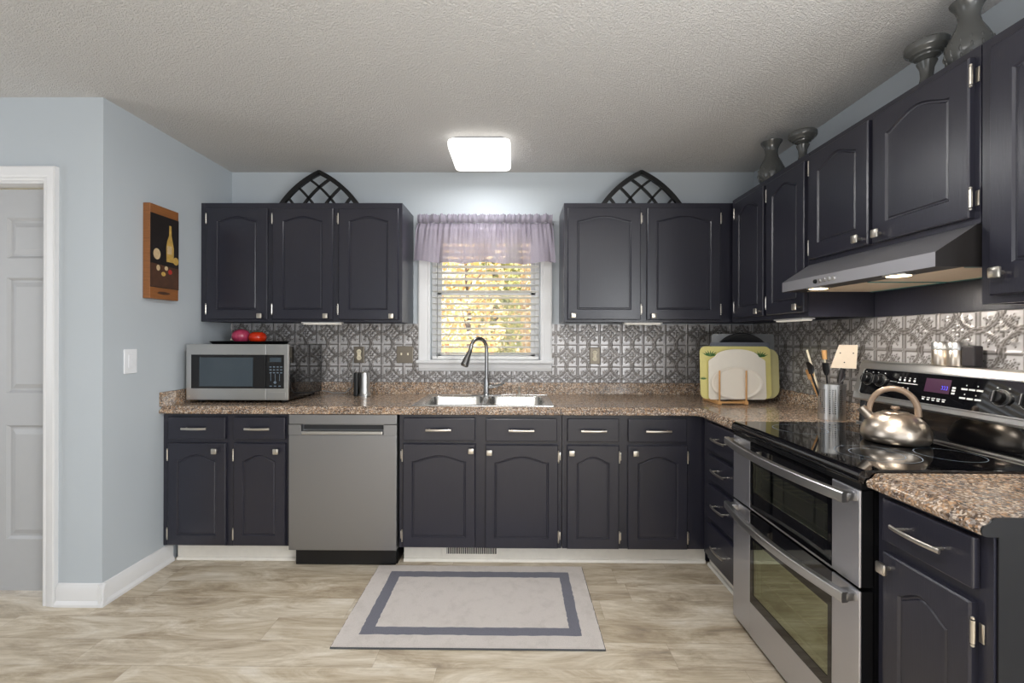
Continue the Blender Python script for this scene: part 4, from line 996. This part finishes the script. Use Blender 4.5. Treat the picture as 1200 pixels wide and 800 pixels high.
def board(name, poly, y, th, mat, label, cat, tilt=.0, marks=None):
    z0 = min(p[1] for p in poly); m = MB()
    n = len(poly); pi_ = poly
    m.prism(poly, y-th/2, y+th/2)
    for i, v in enumerate(m.v): v.y += (v.z-z0)*tilt
    t = thing(name, (sum(p[0] for p in poly)/n, y, z0), label, cat); obj('panel', m, mat, t)
    return t
def rr2(x0, x1_, z0, z1, r): return rrect(x0, x1_, z0, z1, r, 6)
zs0 = ZC+.026
# from the front: cream platter, cream arched board, yellow board, olive board, slate, black pan, grey board
t = thing('oval_platter', (1.31, -.480, zs0), 'cream oval platter, foremost in the bamboo rack', 'platter')
m = MB(); L = []
for s, yy in ((1.0, .0), (1.0, -.003), (.90, -.004), (.82, .003), (.5, .004)):
    L.append([(1.31+.154*s*cos(2*pi*k/48), -.474+yy, zs0+.100+.096*s*sin(2*pi*k/48)) for k in range(48)])
m.loft(L); m.v = [Vector((v.x, v.y+(v.z-zs0)*.05, v.z)) for v in m.v]; obj('dish', m, M_PLATTER, t, 50)
P = [(1.160, zs0), (1.480, zs0), (1.490, zs0+.012), (1.488, zs0+.226), (1.480, zs0+.236)]
for k in range(1, 18): a = pi*k/18; P.append((1.320+.132*cos(a), zs0+.242+.056*sin(a)**.9))
P += [(1.160, zs0+.236), (1.152, zs0+.226), (1.150, zs0+.012)]
board('cutting_board', P, -.455, .006, M_CREAM, 'cream board with an arched top, standing behind the oval platter', 'cutting board', .05)
t = board('cutting_board', rr2(1.112, 1.535, zs0, zs0+.314, .035), -.430, .006, M_YELLOW, 'yellow cutting board with green leaf prints in the rack', 'cutting board', .06)
m = MB()
for (cx, cz, sgn) in ((1.172, zs0+.268, 1), (1.470, zs0+.264, -1), (1.128, zs0+.13, 1)):
    big = 1 if cz > zs0+.15 else .5
    for k in range(7):
        a = radians(25+k*20); L_ = .055*big; c = Vector((cx-.01*sgn*0, -.4342, cz-.015)); dx, dz = cos(a)*L_, sin(a)*L_*.7
        m.prism([(c.x, c.z), (c.x+dx*.5-dz*.10, c.z+dz*.5+dx*.10), (c.x+dx, c.z+dz), (c.x+dx*.5+dz*.10, c.z+dz*.5-dx*.10)], -.4336, -.4326)
m.v = [Vector((v.x, v.y+(v.z-zs0)*.06, v.z)) for v in m.v]; obj('leaf_print', m, M_LEAF, t)
board('cutting_board', rr2(1.25, 1.597, zs0, zs0+.300, .06), -.405, .006, M_OLIVE, 'pale olive cutting board peeking out right behind the yellow board', 'cutting board', .06)
board('serving_board', rr2(1.199, 1.56, zs0, zs0+.338, .012), -.380, .008, M_SLATE, 'grey stone-like board just behind the yellow board', 'board', .06)
m = MB(); m.lathe((1.408, -.345, zs0+.199), [(.196, 0), (.198, .004), (.195, .010), (.182, .010), (.172, .003), (.02, .003)], 48, 'Y'); m.v = [Vector((v.x, v.y+(v.z-zs0)*.06, v.z)) for v in m.v]
one('round_pan', m, M_PAN, 'round black speckled griddle pan standing behind the boards', 'pan', sm=40)
board('cutting_board', rr2(1.234, 1.625, zs0, zs0+.390, .015), -.318, .005, M_GREYB, 'large plain grey board at the very back of the bamboo rack', 'cutting board', .06)

# ------------------------------------------------------------------ rug
rgx0, rgx1, rgy0, rgy1 = -.765, .378, -1.270, -.603
ru = thing('kitchen_rug', ((rgx0+rgx1)/2, -.94, 0), 'beige rug with a grey border band lying before the sink', 'rug')
m = MB(); m.box(rgx0, rgx1, rgy0, rgy1, .0008, .007, .002); obj('binding', m, M_RUGE, ru)
def ring(o, i, z, mb, jit=.0):
    n = 40
    def pts(r, j):
        P = []
        for (a, b) in (((r[0], r[2]), (r[1], r[2])), ((r[1], r[2]), (r[1], r[3])), ((r[1], r[3]), (r[0], r[3])), ((r[0], r[3]), (r[0], r[2]))):
            for k in range(n): t = k/n; P.append((a[0]+(b[0]-a[0])*t+random.uniform(-j, j), a[1]+(b[1]-a[1])*t+random.uniform(-j, j), z))
        return P
    A = pts(o, jit); 
    if i is None: mb.add(A, [tuple(range(len(A)))]); return A
    B_ = pts(i, jit) if not isinstance(i, list) else i; N = len(A)
    mb.add(A+B_, [(k, (k+1) % N, N+(k+1) % N, N+k) for k in range(N)]); return B_
z = .0105
m = MB(); o = (rgx0+.004, rgx1-.004, rgy0+.005, rgy1-.004)
B1 = ring(o, (rgx0+.092, rgx1-.086, rgy0+.080, rgy1-.066), z, m, .002)
N = 160
m.add([(a, b, .006) for a, b, c in ring(o, None, z, MB())]+[(a, b, c) for a, b, c in ring(o, None, z, MB())], [])
inner = ring((rgx0+.148, rgx1-.137, rgy0+.132, rgy1-.122), None, z, m, .002)
# pile edge skirt
m.box(o[0], o[1], o[2], o[3], .0065, z-.0006)
obj('pile', m, M_RUG, ru, fix=False)
m = MB(); m.add(B1+inner, [(k, (k+1) % N, N+(k+1) % N, N+k) for k in range(N)]); obj('border_band', m, M_RUGG, ru, fix=False)

# ------------------------------------------------------------------ outdoors
def bark(name, rgb): return plain(name, rgb, 0.8, var=.3, scale=6)
M_BARKP = bark('pale_bark', (190, 184, 172)); M_BARKD = bark('dark_bark', (96, 84, 72))
def leafm(name, a, b):
    g = G(name); oi = g.noise(g.coord(), 3.0, 4, .7)
    return g.set(g.mix(g.ramp(oi, [(.35, (0, 0, 0, 1)), (.65, (1, 1, 1, 1))]), lin(a), lin(b)), .7)
M_LY = leafm('yellow_leaves', (238, 206, 104), (246, 234, 190)); M_LO = leafm('orange_leaves', (226, 186, 112), (240, 222, 176))
M_LG = leafm('green_leaves', (128, 138, 76), (204, 202, 130)); M_LB = leafm('tan_leaves', (206, 178, 132), (238, 222, 190))
g = G('leafy_ground'); f = g.noise(g.coord(), 2.2, 5, .7); M_GRND = g.set(g.ramp(f, [(.35, lin((140, 120, 80))), (.5, lin((206, 184, 140))), (.65, lin((170, 172, 96)))]), .9)
m = MB(); m.box(-60, 60, .6, 120, -.8, -.7); gr = struct('ground', m, M_GRND)
def tree(x, y, h, tr, lm, bm_, label, n=900, z0=0, spread=2.2, low=.3):
    t = thing('tree', (x, y, -.7), label, 'tree', 'autumn trees outside the window')
    m = MB(); m.tube([(x, y, -.7), (x+.05, y, h*.4), (x-.08, y, h*.8)], [tr, tr*.8, tr*.35], 10)
    for k in range(6):
        a = random.uniform(0, 2*pi); zz = random.uniform(1, h*.7); L_ = spread*.7; m.tube([(x, y, zz), (x+cos(a)*L_*.5, y+sin(a)*L_*.5, zz+.3), (x+cos(a)*L_, y+sin(a)*L_, zz+.9)], [tr*.3, tr*.2, tr*.08], 6)
    obj('trunk', m, bm_, t, 60)
    V, F_ = [], []
    for k in range(n):
        a = random.uniform(0, 2*pi); r = spread*sqrt(random.random()); zz = random.uniform(low, h); s = random.uniform(.05, .13)
        c = Vector((x+r*cos(a), y+r*sin(a), zz)); u = Vector((random.gauss(0, 1), random.gauss(0, 1), random.gauss(0, 1))).normalized(); w = u.orthogonal().normalized()
        o_ = len(V); V += [c-u*s, c+w*s*.7, c+u*s, c-w*s*.7]; F_.append((o_, o_+1, o_+2, o_+3))
    m = MB(); m.add([tuple(q) for q in V], F_); obj('foliage', m, lm, t, fix=False)
tree(-1.15, 7.5, 4.5, .06, M_LO, M_BARKD, 'orange leaved tree outside, at the left edge of the window', 1300, spread=.9, low=1.0)
tree(-.95, 12.5, 5, .16, M_LY, M_BARKP, 'yellow tree with a pale trunk outside, left of the faucet', 1300, spread=1.1, low=1.2)
tree(-.60, 10, 5, .07, M_LG, M_BARKD, 'olive green bushy tree outside, behind the faucet', 2000, spread=.8, low=.7)
tree(-.40, 17, 6, .16, M_LY, M_BARKP, 'yellow tree with a pale trunk outside, right of the faucet', 1800, spread=1.6, low=1.5)
tree(.75, 12.5, 5, .08, M_LB, M_BARKD, 'tan leaved tree outside, in the right half of the window', 2400, spread=1.2, low=.5)
tree(1.6, 14, 6, .10, M_LB, M_BARKP, 'tan leaved tree outside, at the right edge of the window', 2400, spread=1.5, low=.5)
tree(-4.2, 20, 7, .14, M_LB, M_BARKP, 'pale tan tree far outside at the left of the window', 3000, spread=2.2, low=.6)
tree(.6, 27, 8, .2, M_LB, M_BARKP, 'pale tan tree farthest outside, in the middle of the window', 6000, spread=4, low=.3)
fe = thing('rail_fence', (-1.2, 6, -.7), 'pale wooden rail fence outside, low at the left of the window', 'fence')
m = MB(); m.box(-2.6, -.42, 5.98, 6.02, 1.16, 1.21); m.box(-2.6, -.42, 5.98, 6.02, 1.00, 1.06); obj('rails', m, M_BAMBOO, fe)
for x in (-2.4, -1.4, -.48):
    m = MB(); m.box(x-.04, x+.04, 6.02, 6.10, -.7, 1.24); obj('post', m, M_BAMBOO, fe)
